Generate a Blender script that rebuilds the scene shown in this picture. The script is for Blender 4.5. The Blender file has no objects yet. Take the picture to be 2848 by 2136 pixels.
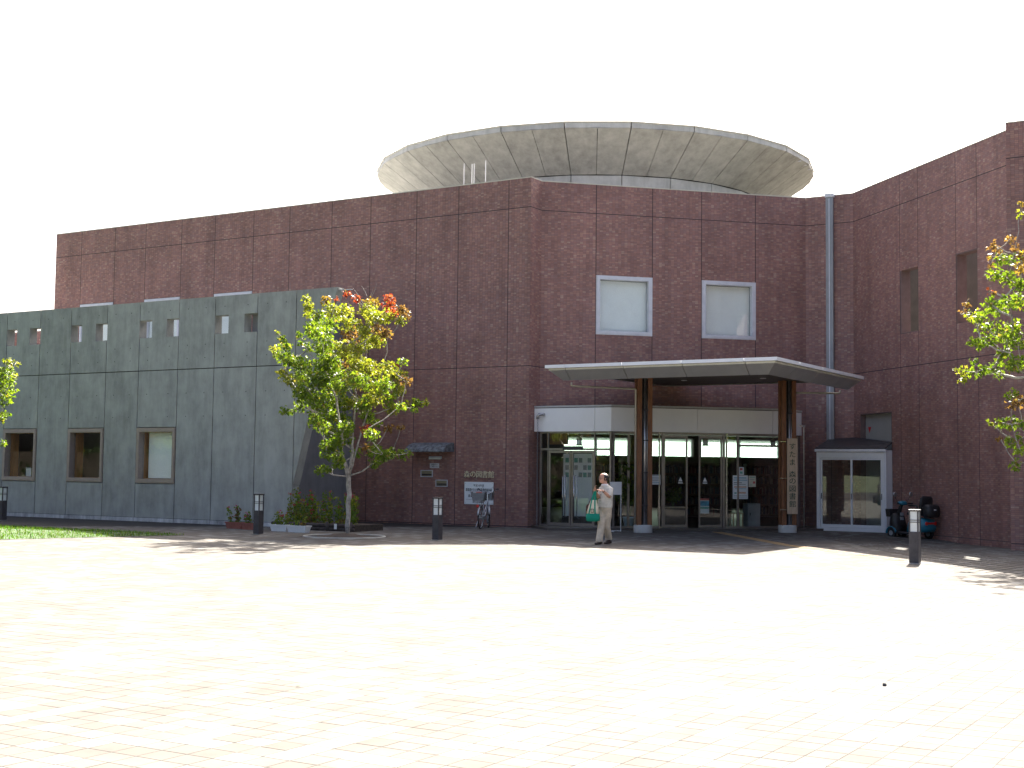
import bpy, math, random
import numpy as np
from mathutils import Vector, Matrix
random.seed(7); RNG = np.random.default_rng(7)
PI = math.pi; R = math.radians
scene = bpy.context.scene
COL = scene.collection

# ------------------------------------------------------------------ camera
FPX, PITCH, ROLL, CAMZ = 3715.7, R(3.7532), R(.6568), 1.65
c_fw = Vector((0, math.cos(PITCH), math.sin(PITCH)))
_u0 = Vector((0, -math.sin(PITCH), math.cos(PITCH))); _r0 = Vector((1, 0, 0))
c_r = _r0 * math.cos(ROLL) + _u0 * math.sin(ROLL)
c_u = -_r0 * math.sin(ROLL) + _u0 * math.cos(ROLL)
CAM = Vector((0, 0, CAMZ))
cd = bpy.data.cameras.new('camera'); cam = bpy.data.objects.new('camera', cd); COL.objects.link(cam)
cd.sensor_width = 36.0; cd.lens = 36.0 * FPX / 2848.0; cd.clip_start = .1; cd.clip_end = 5000
m3 = Matrix((c_r, c_u, -c_fw)).transposed()
cam.matrix_world = Matrix.Translation(CAM) @ m3.to_4x4()
scene.camera = cam

# ------------------------------------------------------------------ sky, sun, exposure
SUN_AZ, SUN_EL = R(19.6), R(43.4)          # azimuth to the right of the view axis (+Y), behind the building
w = bpy.data.worlds.new('World'); scene.world = w; w.use_nodes = True
nt = w.node_tree; bg = nt.nodes['Background']
sky = nt.nodes.new('ShaderNodeTexSky'); sky.sky_type = 'NISHITA'; sky.sun_disc = False
sky.sun_elevation = SUN_EL; sky.sun_rotation = SUN_AZ
sky.air_density = .55; sky.dust_density = 8.0; sky.ozone_density = .5
nt.links.new(sky.outputs[0], bg.inputs[0]); bg.inputs[1].default_value = .075
sl = bpy.data.lights.new('sun', 'SUN'); sl.energy = 5.0; sl.angle = R(.53); sl.color = (1, .94, .84)
so = bpy.data.objects.new('sun', sl); COL.objects.link(so)
sdir = Vector((math.sin(SUN_AZ) * math.cos(SUN_EL), math.cos(SUN_AZ) * math.cos(SUN_EL), math.sin(SUN_EL)))
so.rotation_euler = sdir.to_track_quat('Z', 'Y').to_euler(); so.location = (0, 0, 40)
vs = scene.view_settings; vs.view_transform = 'Standard'; vs.look = 'None'; vs.exposure = 2.65; vs.gamma = 1; vs.use_curve_mapping = False
scene.cycles.max_bounces = 8; scene.cycles.transparent_max_bounces = 16

# ------------------------------------------------------------------ helpers: pixels -> rays -> planes that things stand on or hang from
def ray(x, y): return c_fw * FPX + c_r * (x - 1424) + c_u * (1068 - y)
def gz(x, y):
    """the paving is level, with a shallow dip along the foot of the right wing"""
    t = ((x - 10.645) * .2371 + (y - 41.49) * -.9715) - 3.0
    return -.13 * min(1.0, max(0.0, (x - 8.2) / 2.6)) * min(1.0, max(0.0, t / 3.0))
def ground(x, y, z=None):
    d = ray(x, y); zz = 0.0 if z is None else z
    for _ in range(6):
        p = CAM + d * ((zz - CAMZ) / d.z)
        if z is None: zz = gz(p.x, p.y)
    return p
def project(P):
    v = Vector(P) - CAM; d = v.dot(c_fw)
    return 1424 + FPX * v.dot(c_r) / d, 1068 - FPX * v.dot(c_u) / d
def az(a): return Vector((math.sin(a), math.cos(a), 0))

class Fr:
    """a wall's own frame: s along it, d out of it, z up"""
    def __init__(self, o, e, n): self.o, self.e, self.n = Vector(o), Vector(e), Vector(n)
    def p(self, s, d, z): q = self.o + self.e * s + self.n * d; return Vector((q.x, q.y, z))
    def sz(self, x, y, off=0.0):
        d = ray(x, y); P = self.o + self.n * off
        q = CAM + d * ((P - CAM).dot(self.n) / d.dot(self.n)); return (q - self.o).dot(self.e), q.z

TH = R(-13.715)
C0 = Vector((.5085, 39.670, 0)); eL = az(TH - R(45)); nL = az(TH - R(135))
C1 = C0 + .6462 * az(TH + R(45)); eE = az(TH + R(90)); nE = az(TH + PI)
C2 = C1 + 8.7293 * eE; C3 = C2 + 1.5447 * az(TH + R(135)); C4 = C3 + 8.0577 * az(TH + PI)
FL = Fr(C0, eL, nL)                               # long left front, s runs away to the left
FRt = Fr(C0, az(TH + R(45)), az(TH + R(135)))     # short return at the corner
FE = Fr(C1, eE, nE)                               # entrance front
FC = Fr(C2, -eL, nL)                              # narrow slanted front with the drainpipe
FW = Fr(C3, az(TH + PI), az(TH - R(90)))          # right wing
PP = Vector((C4.x, C4.y, 0)) * .978
FP = Fr(PP, -eL, nL)                              # pier at the right
HT, H1, H2, HB = 10.485, 9.597, 4.807, .03

class MB:
    def __init__(self): self.v, self.f, self.c = [], [], []
    def add(self, vs, fs):
        b = len(self.v); self.v.extend([tuple(q) for q in vs]); self.f.extend([tuple(b + i for i in q) for q in fs]); return self
    def hexa(self, P):
        return self.add(P, [(0, 3, 2, 1), (4, 5, 6, 7), (0, 1, 5, 4), (1, 2, 6, 5), (2, 3, 7, 6), (3, 0, 4, 7)])
    def box(self, x0, x1, y0, y1, z0, z1):
        return self.hexa([(x0, y0, z0), (x1, y0, z0), (x1, y1, z0), (x0, y1, z0), (x0, y0, z1), (x1, y0, z1), (x1, y1, z1), (x0, y1, z1)])
    def fbox(self, fr, s0, s1, d0, d1, z0, z1):
        return self.hexa([fr.p(s0, d0, z0), fr.p(s1, d0, z0), fr.p(s1, d1, z0), fr.p(s0, d1, z0), fr.p(s0, d0, z1), fr.p(s1, d0, z1), fr.p(s1, d1, z1), fr.p(s0, d1, z1)])
    def prism(self, bot, top):
        n = len(bot)
        return self.add(list(bot) + list(top), [tuple(range(n))[::-1], tuple(range(n, 2 * n))] + [(i, (i + 1) % n, n + (i + 1) % n, n + i) for i in range(n)])
    def fpoly(self, fr, pts, d0, d1):
        return self.prism([fr.p(s, d0, z) for s, z in pts], [fr.p(s, d1, z) for s, z in pts])
    def rings(self, rg, cap=True):
        n = len(rg[0]); b = []
        for k in range(len(rg) - 1):
            for i in range(n):
                j = (i + 1) % n; b.append((k * n + i, k * n + j, (k + 1) * n + j, (k + 1) * n + i))
        if cap: b += [tuple(range(n))[::-1], tuple(range((len(rg) - 1) * n, len(rg) * n))]
        return self.add([q for r_ in rg for q in r_], b)
    def tube(self, pts, rad, n=8, cap=True):
        pts = [Vector(p) for p in pts]; rg = []
        if not hasattr(rad, '__len__'): rad = [rad] * len(pts)
        t0 = (pts[1] - pts[0]).normalized(); up = Vector((0, 0, 1)) if abs(t0.z) < .9 else Vector((1, 0, 0))
        a = t0.cross(up).normalized()
        for i, p in enumerate(pts):
            t = (pts[min(i + 1, len(pts) - 1)] - pts[max(i - 1, 0)]).normalized()
            a = (a - t * a.dot(t)).normalized(); b = t.cross(a)
            rg.append([p + (a * math.cos(2 * PI * k / n) + b * math.sin(2 * PI * k / n)) * rad[i] for k in range(n)])
        return self.rings(rg, cap)
    def lathe(self, c, prof, n=16, axis=None):
        c = Vector(c); ax = Vector(axis or (0, 0, 1)).normalized()
        up = Vector((1, 0, 0)) if abs(ax.x) < .9 else Vector((0, 1, 0)); a = ax.cross(up).normalized(); b = ax.cross(a)
        return self.rings([[c + ax * h + (a * math.cos(2 * PI * k / n) + b * math.sin(2 * PI * k / n)) * r_ for k in range(n)] for r_, h in prof])
    def torus(self, c, ax, R_, r_, n=20, m=6, a0=0, a1=2 * PI):
        c = Vector(c); ax = Vector(ax).normalized(); up = Vector((0, 0, 1)) if abs(ax.z) < .9 else Vector((1, 0, 0))
        a = ax.cross(up).normalized(); b = ax.cross(a); full = abs(a1 - a0 - 2 * PI) < 1e-6; rg = []
        for i in range(n + (0 if full else 1)):
            t = a0 + (a1 - a0) * i / n; o = a * math.cos(t) + b * math.sin(t)
            rg.append([c + o * (R_ + r_ * math.cos(2 * PI * k / m)) + ax * r_ * math.sin(2 * PI * k / m) for k in range(m)])
        if full:
            b0 = []; N = len(rg)
            for i in range(N):
                for k in range(m):
                    b0.append((i * m + k, i * m + (k + 1) % m, ((i + 1) % N) * m + (k + 1) % m, ((i + 1) % N) * m + k))
            return self.add([q for r2 in rg for q in r2], b0)
        return self.rings(rg)

def worg(o):
    return Vector(o['_w']) if o is not None and '_w' in o else Vector((0, 0, 0))
def put(name, me, mat, parent=None, smooth=False, at=None):
    """link a mesh whose vertices are in world space as one object; under a parent it keeps its place"""
    o = bpy.data.objects.new(name, me); COL.objects.link(o)
    if mat is not None and not me.materials: me.materials.append(mat)
    W = worg(parent) if parent is not None else Vector(at or (0, 0, 0))
    if W.length > 0: me.transform(Matrix.Translation(-W))
    if parent is not None: o.parent = parent
    else: o.location = W
    o['_w'] = list(W)
    if smooth:
        me.polygons.foreach_set('use_smooth', [True] * len(me.polygons))
    return o
def obj(name, mb, mat, parent=None, smooth=False, bevel=0, at=None):
    me = bpy.data.meshes.new(name); me.from_pydata(mb.v, [], mb.f); me.update()
    o = put(name, me, mat, parent, smooth, at)
    fixn(me)
    if bevel:
        b = o.modifiers.new('bevel', 'BEVEL'); b.width = bevel; b.segments = 2; b.limit_method = 'ANGLE'; b.angle_limit = R(40)
    return o
import bmesh
def fixn(me):
    bm = bmesh.new(); bm.from_mesh(me); bmesh.ops.recalc_face_normals(bm, faces=bm.faces); bm.to_mesh(me); bm.free()
def tag(o, label, cat, group=None):
    o['label'] = label; o['category'] = cat
    if group: o['group'] = group
    return o
def thing(name, loc, label, cat, group=None):
    o = bpy.data.objects.new(name, None); COL.objects.link(o); o.location = loc; o['_w'] = list(loc); o.empty_display_size = .2
    return tag(o, label, cat, group)
def struct(o): o['kind'] = 'structure'; return o
def stuff(o): o['kind'] = 'stuff'; return o
def copy_tree(o, parent=None):
    c = o.copy(); COL.objects.link(c)
    if parent is not None: c.parent = parent
    for ch in list(o.children): copy_tree(ch, c)
    return c
def quads_mesh(name, V, Q, tint=None, col=None):
    """numpy verts (n,3) and quads (m,4) -> mesh, with an optional per-face random tint or colour"""
    me = bpy.data.meshes.new(name); n, m = len(V), len(Q); k = Q.shape[1]
    me.vertices.add(n); me.vertices.foreach_set('co', np.ascontiguousarray(V, dtype=np.float32).ravel())
    me.loops.add(m * k); me.loops.foreach_set('vertex_index', np.ascontiguousarray(Q, dtype=np.int32).ravel())
    me.polygons.add(m); me.polygons.foreach_set('loop_start', np.arange(0, m * k, k, dtype=np.int32))
    me.polygons.foreach_set('use_smooth', np.zeros(m, dtype=bool)); me.update(calc_edges=True)
    if tint is not None:
        a = me.attributes.new('tint', 'FLOAT', 'FACE'); a.data.foreach_set('value', np.asarray(tint, dtype=np.float32))
    if col is not None:
        a = me.color_attributes.new('leafcol', 'FLOAT_COLOR', 'POINT'); a.data.foreach_set('color', np.asarray(col, dtype=np.float32).ravel())
    return me

# ------------------------------------------------------------------ materials
MATS = {}
def newmat(name):
    m = bpy.data.materials.new(name); m.use_nodes = True; MATS[name] = m
    return m, m.node_tree, m.node_tree.nodes['Principled BSDF']
def L_(t, a, b): t.links.new(a, b)
def N_(t, ty, **k):
    n = t.nodes.new(ty)
    for a, b in k.items(): setattr(n, a, b)
    return n
def pm(name, col, rough=.6, var=.12, scale=6, bump=0.0, bscale=60, metal=0.0, spec=.5, stretch=(1, 1, 1), dark=None, detail=6):
    """base colour broken up by two octaves of noise, optional fine relief"""
    m, t, b = newmat(name)
    tc = N_(t, 'ShaderNodeTexCoord'); mp = N_(t, 'ShaderNodeMapping'); mp.inputs['Scale'].default_value = stretch
    L_(t, tc.outputs['Object'], mp.inputs[0])
    nz = N_(t, 'ShaderNodeTexNoise'); nz.inputs['Scale'].default_value = scale; nz.inputs['Detail'].default_value = detail; nz.inputs['Roughness'].default_value = .65
    L_(t, mp.outputs[0], nz.inputs['Vector'])
    cr = N_(t, 'ShaderNodeValToRGB'); e = cr.color_ramp.elements
    d = dark or tuple(c * (1 - 2 * var) for c in col); l = tuple(min(1, c * (1 + var)) for c in col)
    e[0].position = .3; e[1].position = .72; e[0].color = (*d, 1); e[1].color = (*l, 1)
    L_(t, nz.outputs['Fac'], cr.inputs[0]); L_(t, cr.outputs[0], b.inputs['Base Color'])
    b.inputs['Roughness'].default_value = rough; b.inputs['Metallic'].default_value = metal
    b.inputs['Specular IOR Level'].default_value = spec
    if bump:
        n2 = N_(t, 'ShaderNodeTexNoise'); n2.inputs['Scale'].default_value = bscale; n2.inputs['Detail'].default_value = 4
        L_(t, tc.outputs['Object'], n2.inputs['Vector'])
        bp = N_(t, 'ShaderNodeBump'); bp.inputs['Strength'].default_value = bump; bp.inputs['Distance'].default_value = .01
        L_(t, n2.outputs['Fac'], bp.inputs['Height']); L_(t, bp.outputs[0], b.inputs['Normal'])
    return m

def tinted(name, stops, rough, bump=.15, bscale=120, single=False, grime=.25, gscale=1.2):
    """pieces (tiles, pavers) each with its own tone: per-face 'tint' on joined pieces, object random on single ones"""
    m, t, b = newmat(name)
    if single:
        src = N_(t, 'ShaderNodeObjectInfo').outputs['Random']
    else:
        at = N_(t, 'ShaderNodeAttribute', attribute_name='tint'); src = at.outputs['Fac']
    cr = N_(t, 'ShaderNodeValToRGB'); cr.color_ramp.interpolation = 'CONSTANT' if len(stops) > 2 else 'LINEAR'
    el = cr.color_ramp.elements
    while len(el) < len(stops): el.new(.5)
    for e, (p, c) in zip(el, stops): e.position = p; e.color = (*c, 1)
    L_(t, src, cr.inputs[0])
    ge = N_(t, 'ShaderNodeNewGeometry')
    nz = N_(t, 'ShaderNodeTexNoise'); nz.inputs['Scale'].default_value = gscale; nz.inputs['Detail'].default_value = 8; nz.inputs['Roughness'].default_value = .7
    L_(t, ge.outputs['Position'], nz.inputs['Vector'])
    mr = N_(t, 'ShaderNodeMapRange'); mr.inputs['From Min'].default_value = .3; mr.inputs['From Max'].default_value = .7
    mr.inputs['To Min'].default_value = 1 - grime; mr.inputs['To Max'].default_value = 1 + grime * .4
    L_(t, nz.outputs['Fac'], mr.inputs[0])
    mx = N_(t, 'ShaderNodeMix', data_type='RGBA', blend_type='MULTIPLY'); mx.inputs[0].default_value = 1
    mp = N_(t, 'ShaderNodeMapping'); mp.inputs['Scale'].default_value = (2.4, 2.4, .12); L_(t, ge.outputs['Position'], mp.inputs[0])      # rain streaks
    n4 = N_(t, 'ShaderNodeTexNoise'); n4.inputs['Scale'].default_value = 1.3; n4.inputs['Detail'].default_value = 5; L_(t, mp.outputs[0], n4.inputs['Vector'])
    m4 = N_(t, 'ShaderNodeMapRange'); m4.inputs['From Min'].default_value = .3; m4.inputs['From Max'].default_value = .7; m4.inputs['To Min'].default_value = 1 - grime * .7; m4.inputs['To Max'].default_value = 1 + grime * .3
    L_(t, n4.outputs['Fac'], m4.inputs[0]); mm = N_(t, 'ShaderNodeMath', operation='MULTIPLY'); L_(t, mr.outputs[0], mm.inputs[0]); L_(t, m4.outputs[0], mm.inputs[1]); mr = mm
    L_(t, cr.outputs[0], mx.inputs[6]); L_(t, mr.outputs[0], mx.inputs[7]); L_(t, mx.outputs[2], b.inputs['Base Color'])
    b.inputs['Roughness'].default_value = rough
    n2 = N_(t, 'ShaderNodeTexNoise'); n2.inputs['Scale'].default_value = bscale; n2.inputs['Detail'].default_value = 3
    L_(t, ge.outputs['Position'], n2.inputs['Vector'])
    bp = N_(t, 'ShaderNodeBump'); bp.inputs['Strength'].default_value = bump; bp.inputs['Distance'].default_value = .006
    L_(t, n2.outputs['Fac'], bp.inputs['Height']); L_(t, bp.outputs[0], b.inputs['Normal'])
    return m

BR = [(0, (0.291, 0.152, 0.133)), (0.16, (0.334, 0.172, 0.147)), (0.34, (0.307, 0.167, 0.151)), (0.52, (0.372, 0.198, 0.161)), (0.68, (0.323, 0.187, 0.168)), (0.84, (0.403, 0.227, 0.182)), (0.95, (0.42, 0.271, 0.221))]
M_tile = tinted('brick_tile', BR, .62)
M_tile1 = tinted('brick_tile_single', BR, .62, single=True)
M_joint = pm('tile_joint', (.17, .12, .112), .9, .1)
M_seal = pm('joint_sealant', (.055, .042, .045), .8, .1)
PV = [(0, (0.117, 0.108, 0.098)), (0.2, (0.124, 0.117, 0.107)), (0.42, (0.127, 0.122, 0.112)), (0.62, (0.12, 0.11, 0.1)), (0.78, (0.184, 0.183, 0.175)), (0.93, (0.154, 0.15, 0.14))]
M_pav = tinted('paver', PV, .9, bump=.25, bscale=90, grime=.16, gscale=.9)
M_pav1 = tinted('paver_single', PV, .9, bump=.25, bscale=90, single=True, grime=.16, gscale=.9)
for _m in (M_pav, M_pav1): _m.node_tree.nodes['Principled BSDF'].inputs['Specular IOR Level'].default_value = .05
M_base = pm('paving_bed', (.026, .021, .019), .95, .3, 20)

def concrete(name, col, streak=.35):
    m, t, b = newmat(name)
    ge = N_(t, 'ShaderNodeNewGeometry'); oi = N_(t, 'ShaderNodeObjectInfo')
    mp = N_(t, 'ShaderNodeMapping'); mp.inputs['Scale'].default_value = (2.2, 2.2, .45); L_(t, ge.outputs['Position'], mp.inputs[0])
    n1 = N_(t, 'ShaderNodeTexNoise'); n1.inputs['Scale'].default_value = 1.6; n1.inputs['Detail'].default_value = 8; n1.inputs['Roughness'].default_value = .7
    L_(t, mp.outputs[0], n1.inputs['Vector'])
    n2 = N_(t, 'ShaderNodeTexNoise'); n2.inputs['Scale'].default_value = 1.5; n2.inputs['Detail'].default_value = 12; n2.inputs['Roughness'].default_value = .68
    L_(t, ge.outputs['Position'], n2.inputs['Vector'])
    ad = N_(t, 'ShaderNodeMath', operation='ADD'); L_(t, n1.outputs['Fac'], ad.inputs[0]); L_(t, n2.outputs['Fac'], ad.inputs[1])
    rm = N_(t, 'ShaderNodeMath', operation='MULTIPLY_ADD'); L_(t, oi.outputs['Random'], rm.inputs[0]); rm.inputs[1].default_value = .20; L_(t, ad.outputs[0], rm.inputs[2])
    mr = N_(t, 'ShaderNodeMapRange'); mr.inputs['From Min'].default_value = .84; mr.inputs['From Max'].default_value = 1.36
    L_(t, rm.outputs[0], mr.inputs[0])
    cr = N_(t, 'ShaderNodeValToRGB'); e = cr.color_ramp.elements
    e[0].color = (*[c * (1 - streak) for c in col], 1); e[1].color = (*[min(1, c * (1 + streak * .55)) for c in col], 1)
    L_(t, mr.outputs[0], cr.inputs[0]); L_(t, cr.outputs[0], b.inputs['Base Color']); b.inputs['Roughness'].default_value = .85
    n3 = N_(t, 'ShaderNodeTexNoise'); n3.inputs['Scale'].default_value = 35; n3.inputs['Detail'].default_value = 6; L_(t, ge.outputs['Position'], n3.inputs['Vector'])
    bp = N_(t, 'ShaderNodeBump'); bp.inputs['Strength'].default_value = .25; bp.inputs['Distance'].default_value = .01
    L_(t, n3.outputs['Fac'], bp.inputs['Height']); L_(t, bp.outputs[0], b.inputs['Normal'])
    return m
M_conc = concrete('concrete', (.345, .352, .33), .30)
M_conc2 = concrete('concrete_dish', (.41, .405, .37), .30)
M_concd = concrete('concrete_end', (.20, .20, .205), .2)
M_drum = concrete('concrete_drum', (.50, .50, .49), .25)
M_plinth = concrete('plinth_paint', (.50, .50, .51), .55)
M_cjoint = pm('concrete_joint', (.06, .06, .06), .9)
M_white = pm('white_paint', (.74, .75, .76), .45, .04, 3)
M_band = pm('band_panel', (.90, .905, .91), .4, .02, 2)
M_bandcap = pm('band_cap', (.5, .5, .5), .4, .06)
M_fascia = pm('canopy_fascia', (.84, .86, .90), .35, .03, 4)
M_cream = pm('canopy_cream', (.62, .60, .50), .5, .06, 4)
M_soffit = pm('canopy_soffit', (.62, .61, .585), .34, .05, 2, metal=.7)
M_lgrey = pm('light_grey_panel', (.36, .36, .345), .5, .05, 2)
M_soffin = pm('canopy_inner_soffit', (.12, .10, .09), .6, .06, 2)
M_roofing = pm('roofing', (.46, .455, .44), .85, .2, 3)
M_wood = pm('column_wood', (.25, .105, .045), .5, .25, 5, stretch=(6, 6, .6), bump=.1)
M_woodl = pm('sign_wood', (.55, .42, .29), .6, .15, 4, stretch=(8, 8, .6))
M_woodo = pm('slat_wood', (.42, .20, .07), .5, .2, 5, stretch=(8, 8, .6))
M_steel = pm('steel', (.46, .46, .47), .32, .08, 10, metal=.85)
M_chrome = pm('chrome', (.62, .62, .63), .16, .05, 10, metal=1)
M_pipe = pm('drain_pipe', (.50, .47, .40), .4, .08, 5, metal=.35)
M_alum = pm('aluminium', (.64, .65, .70), .4, .06, 5, metal=.2)
M_duct = pm('downpipe_grey', (.30, .305, .32), .45, .08, 3, metal=.3)
M_bronze = pm('bronze_frame', (.34, .275, .25), .45, .06, 5, metal=.3)
M_dframe = pm('door_frame', (.30, .265, .25), .3, .1, 5, metal=.75)
M_dark = pm('dark_metal', (.045, .042, .045), .5, .15, 8)
M_boll = pm('bollard_metal', (.055, .05, .055), .55, .2, 6, bump=.1)
M_blind = pm('blind', (.90, .92, .90), .8, .03, 2)
M_plate = pm('sign_white', (.78, .83, .86), .5, .03, 3)
M_brass = pm('brass', (.42, .38, .26), .35, .1, 8, metal=.6)
M_letter = pm('letter_metal', (.72, .64, .45), .4, .08, 8)
M_green = pm('sign_green', (.03, .075, .05), .6, .1)
M_ink = pm('ink', (.035, .035, .04), .7, .1)
M_slate = pm('hood_slate', (.17, .19, .21), .6, .45, 9, bump=.3)
M_rub = pm('rubber', (.02, .02, .02), .8, .2)
M_black = pm('black_plastic', (.022, .022, .024), .5, .2)
M_teal = pm('teal_paint', (.015, .16, .24), .3, .1, 3)
M_red = pm('red_plastic', (.62, .03, .02), .35, .05)
M_silver = pm('silver_paint', (.52, .54, .57), .3, .06, 5, metal=.5)
M_grey = pm('grey_plastic', (.24, .26, .28), .5, .1)
M_terra = pm('terracotta_plastic', (.30, .10, .075), .6, .15)
M_wplast = pm('white_plastic', (.72, .74, .74), .45, .05)
M_log = pm('dark_timber', (.07, .055, .05), .85, .3, 8, bump=.3)
M_soil = pm('soil', (.06, .045, .035), .95, .3, 20, bump=.5)
M_bark = pm('bark', (.40, .37, .33), .85, .35, 9, bump=.5, bscale=30)
M_lawn = pm('lawn_soil', (.045, .085, .02), .95, .25, 3)
M_land = pm('far_land', (.07, .085, .04), .95, .3, .05)
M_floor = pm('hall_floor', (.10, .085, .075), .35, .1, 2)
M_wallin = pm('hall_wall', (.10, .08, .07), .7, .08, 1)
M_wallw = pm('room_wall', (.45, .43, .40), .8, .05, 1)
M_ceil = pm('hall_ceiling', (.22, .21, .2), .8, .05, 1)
M_shelf = pm('shelf_wood', (.075, .045, .03), .5, .25, 4)
M_poster = pm('poster', (.70, .74, .76), .6, .04, 3)
M_pblue = pm('poster_blue', (.12, .35, .50), .6, .3, 8)
M_pred = pm('poster_red', (.55, .15, .13), .6, .2, 8)
M_bucket = pm('bucket', (.50, .62, .70), .4, .05)
M_brown = pm('brown_render', (.085, .07, .062), .8, .15, 2)
M_tact = pm('tactile', (.36, .245, .12), .8, .15, 12)
M_skin = pm('skin', (.50, .27, .185), .55, .08, 12)
M_hair = pm('hair', (.025, .022, .024), .6, .2, 40)
M_shirt = pm('jacket_cloth', (.60, .57, .50), .9, .14, 9, bump=1.0, bscale=14)
M_tee = pm('shirt_cloth', (.72, .71, .70), .9, .05, 7)
M_trous = pm('trouser_cloth', (.60, .51, .39), .9, .15, 8, bump=1.0, bscale=12)
M_shoe = pm('shoe', (.035, .022, .02), .45, .2)
M_bagg = pm('bag_green', (.0, .23, .15), .85, .1, 10)
M_bagc = pm('bag_cream', (.66, .60, .46), .9, .08, 10)
M_bagd = pm('bag_brown', (.07, .03, .025), .8, .1)

def glass(name, tint, refl=1.0, ior=1.5):
    m, t, b = newmat(name); t.nodes.remove(b); out = t.nodes['Material Output']
    tr = N_(t, 'ShaderNodeBsdfTransparent'); tr.inputs[0].default_value = (*tint, 1)
    gl = N_(t, 'ShaderNodeBsdfGlossy'); gl.inputs['Roughness'].default_value = .004; gl.inputs[0].default_value = (.95, .97, .96, 1)
    lw = N_(t, 'ShaderNodeLayerWeight'); lw.inputs[0].default_value = .5          # Schlick reflectance, the same from either side
    pw = N_(t, 'ShaderNodeMath', operation='POWER'); L_(t, lw.outputs['Facing'], pw.inputs[0]); pw.inputs[1].default_value = 5
    mu = N_(t, 'ShaderNodeMath', operation='MULTIPLY_ADD', use_clamp=True); mu.inputs[1].default_value = 1 - .04 * refl; mu.inputs[2].default_value = .04 * refl; L_(t, pw.outputs[0], mu.inputs[0])
    # faint waviness of plate glass
    ge = N_(t, 'ShaderNodeNewGeometry'); nz = N_(t, 'ShaderNodeTexNoise'); nz.inputs['Scale'].default_value = .7; nz.inputs['Detail'].default_value = 1
    L_(t, ge.outputs['Position'], nz.inputs['Vector']); bp = N_(t, 'ShaderNodeBump'); bp.inputs['Strength'].default_value = .03; bp.inputs['Distance'].default_value = .02
    L_(t, nz.outputs['Fac'], bp.inputs['Height']); L_(t, bp.outputs[0], gl.inputs['Normal'])
    mx = N_(t, 'ShaderNodeMixShader'); L_(t, mu.outputs[0], mx.inputs[0]); L_(t, tr.outputs[0], mx.inputs[1]); L_(t, gl.outputs[0], mx.inputs[2])
    L_(t, mx.outputs[0], out.inputs[0]); return m
M_glass = glass('clear_glass', (.955, .985, .975), 1.15)
M_wglass = glass('window_glass', (.965, .98, .975), 1.2)
M_hglass = glass('green_glass', (.86, .985, 1.0), 1.0)
def frosted(name, col):
    m, t, b = newmat(name); out = t.nodes['Material Output']; b.inputs['Base Color'].default_value = (*col, 1); b.inputs['Roughness'].default_value = .4
    tl = N_(t, 'ShaderNodeBsdfTranslucent'); tl.inputs[0].default_value = (*col, 1); mx = N_(t, 'ShaderNodeMixShader'); mx.inputs[0].default_value = .7
    L_(t, b.outputs[0], mx.inputs[1]); L_(t, tl.outputs[0], mx.inputs[2]); L_(t, mx.outputs[0], out.inputs[0]); return m
M_frost = frosted('frosted_green_glass', (.40, .56, .48))      # sun-lit translucent panes at the back of the hall
M_lampg = pm('lamp_glass', (.72, .76, .74), .35, .04, 3)

def leafmat(name, trans=.42):
    m, t, b = newmat(name); out = t.nodes['Material Output']
    at = N_(t, 'ShaderNodeAttribute', attribute_name='leafcol')
    L_(t, at.outputs['Color'], b.inputs['Base Color']); b.inputs['Roughness'].default_value = .5; b.inputs['Specular IOR Level'].default_value = .25
    tl = N_(t, 'ShaderNodeBsdfTranslucent'); hs = N_(t, 'ShaderNodeHueSaturation'); hs.inputs['Value'].default_value = 1.25; hs.inputs['Saturation'].default_value = 1.12
    L_(t, at.outputs['Color'], hs.inputs['Color']); L_(t, hs.outputs[0], tl.inputs[0])
    mx = N_(t, 'ShaderNodeMixShader'); mx.inputs[0].default_value = trans
    L_(t, b.outputs[0], mx.inputs[1]); L_(t, tl.outputs[0], mx.inputs[2]); L_(t, mx.outputs[0], out.inputs[0]); return m
M_leaf = leafmat('leaf')
# ================================================================== GROUND
PIT = ground(958, 1492); PIT_R = 1.0; TREE = PIT + Vector((.08, .05, .07))
def gsheet(name, x0, x1, y0, y1, dz, mat, step=1.5):
    xs = np.arange(x0, x1 + .01, step); ys = np.arange(y0, y1 + .01, step); nx, ny = len(xs), len(ys)
    V = np.array([(x, y, gz(x, y) + (dz if x < 7.6 else dz - .02)) for x in xs for y in ys])
    Q = np.array([(i * ny + j, (i + 1) * ny + j, (i + 1) * ny + j + 1, i * ny + j + 1) for i in range(nx - 1) for j in range(ny - 1)])
    return struct(put(name, quads_mesh(name, V, Q), mat))
o = MB().add([(-2500, -2500, -.6), (2500, -2500, -.6), (2500, 2500, -.6), (-2500, 2500, -.6)], [(0, 1, 2, 3)])
struct(obj('far_ground', o, M_land))
plaza = gsheet('plaza', -60, 45, -60, 90, -.0013, M_base, .75)

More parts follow.
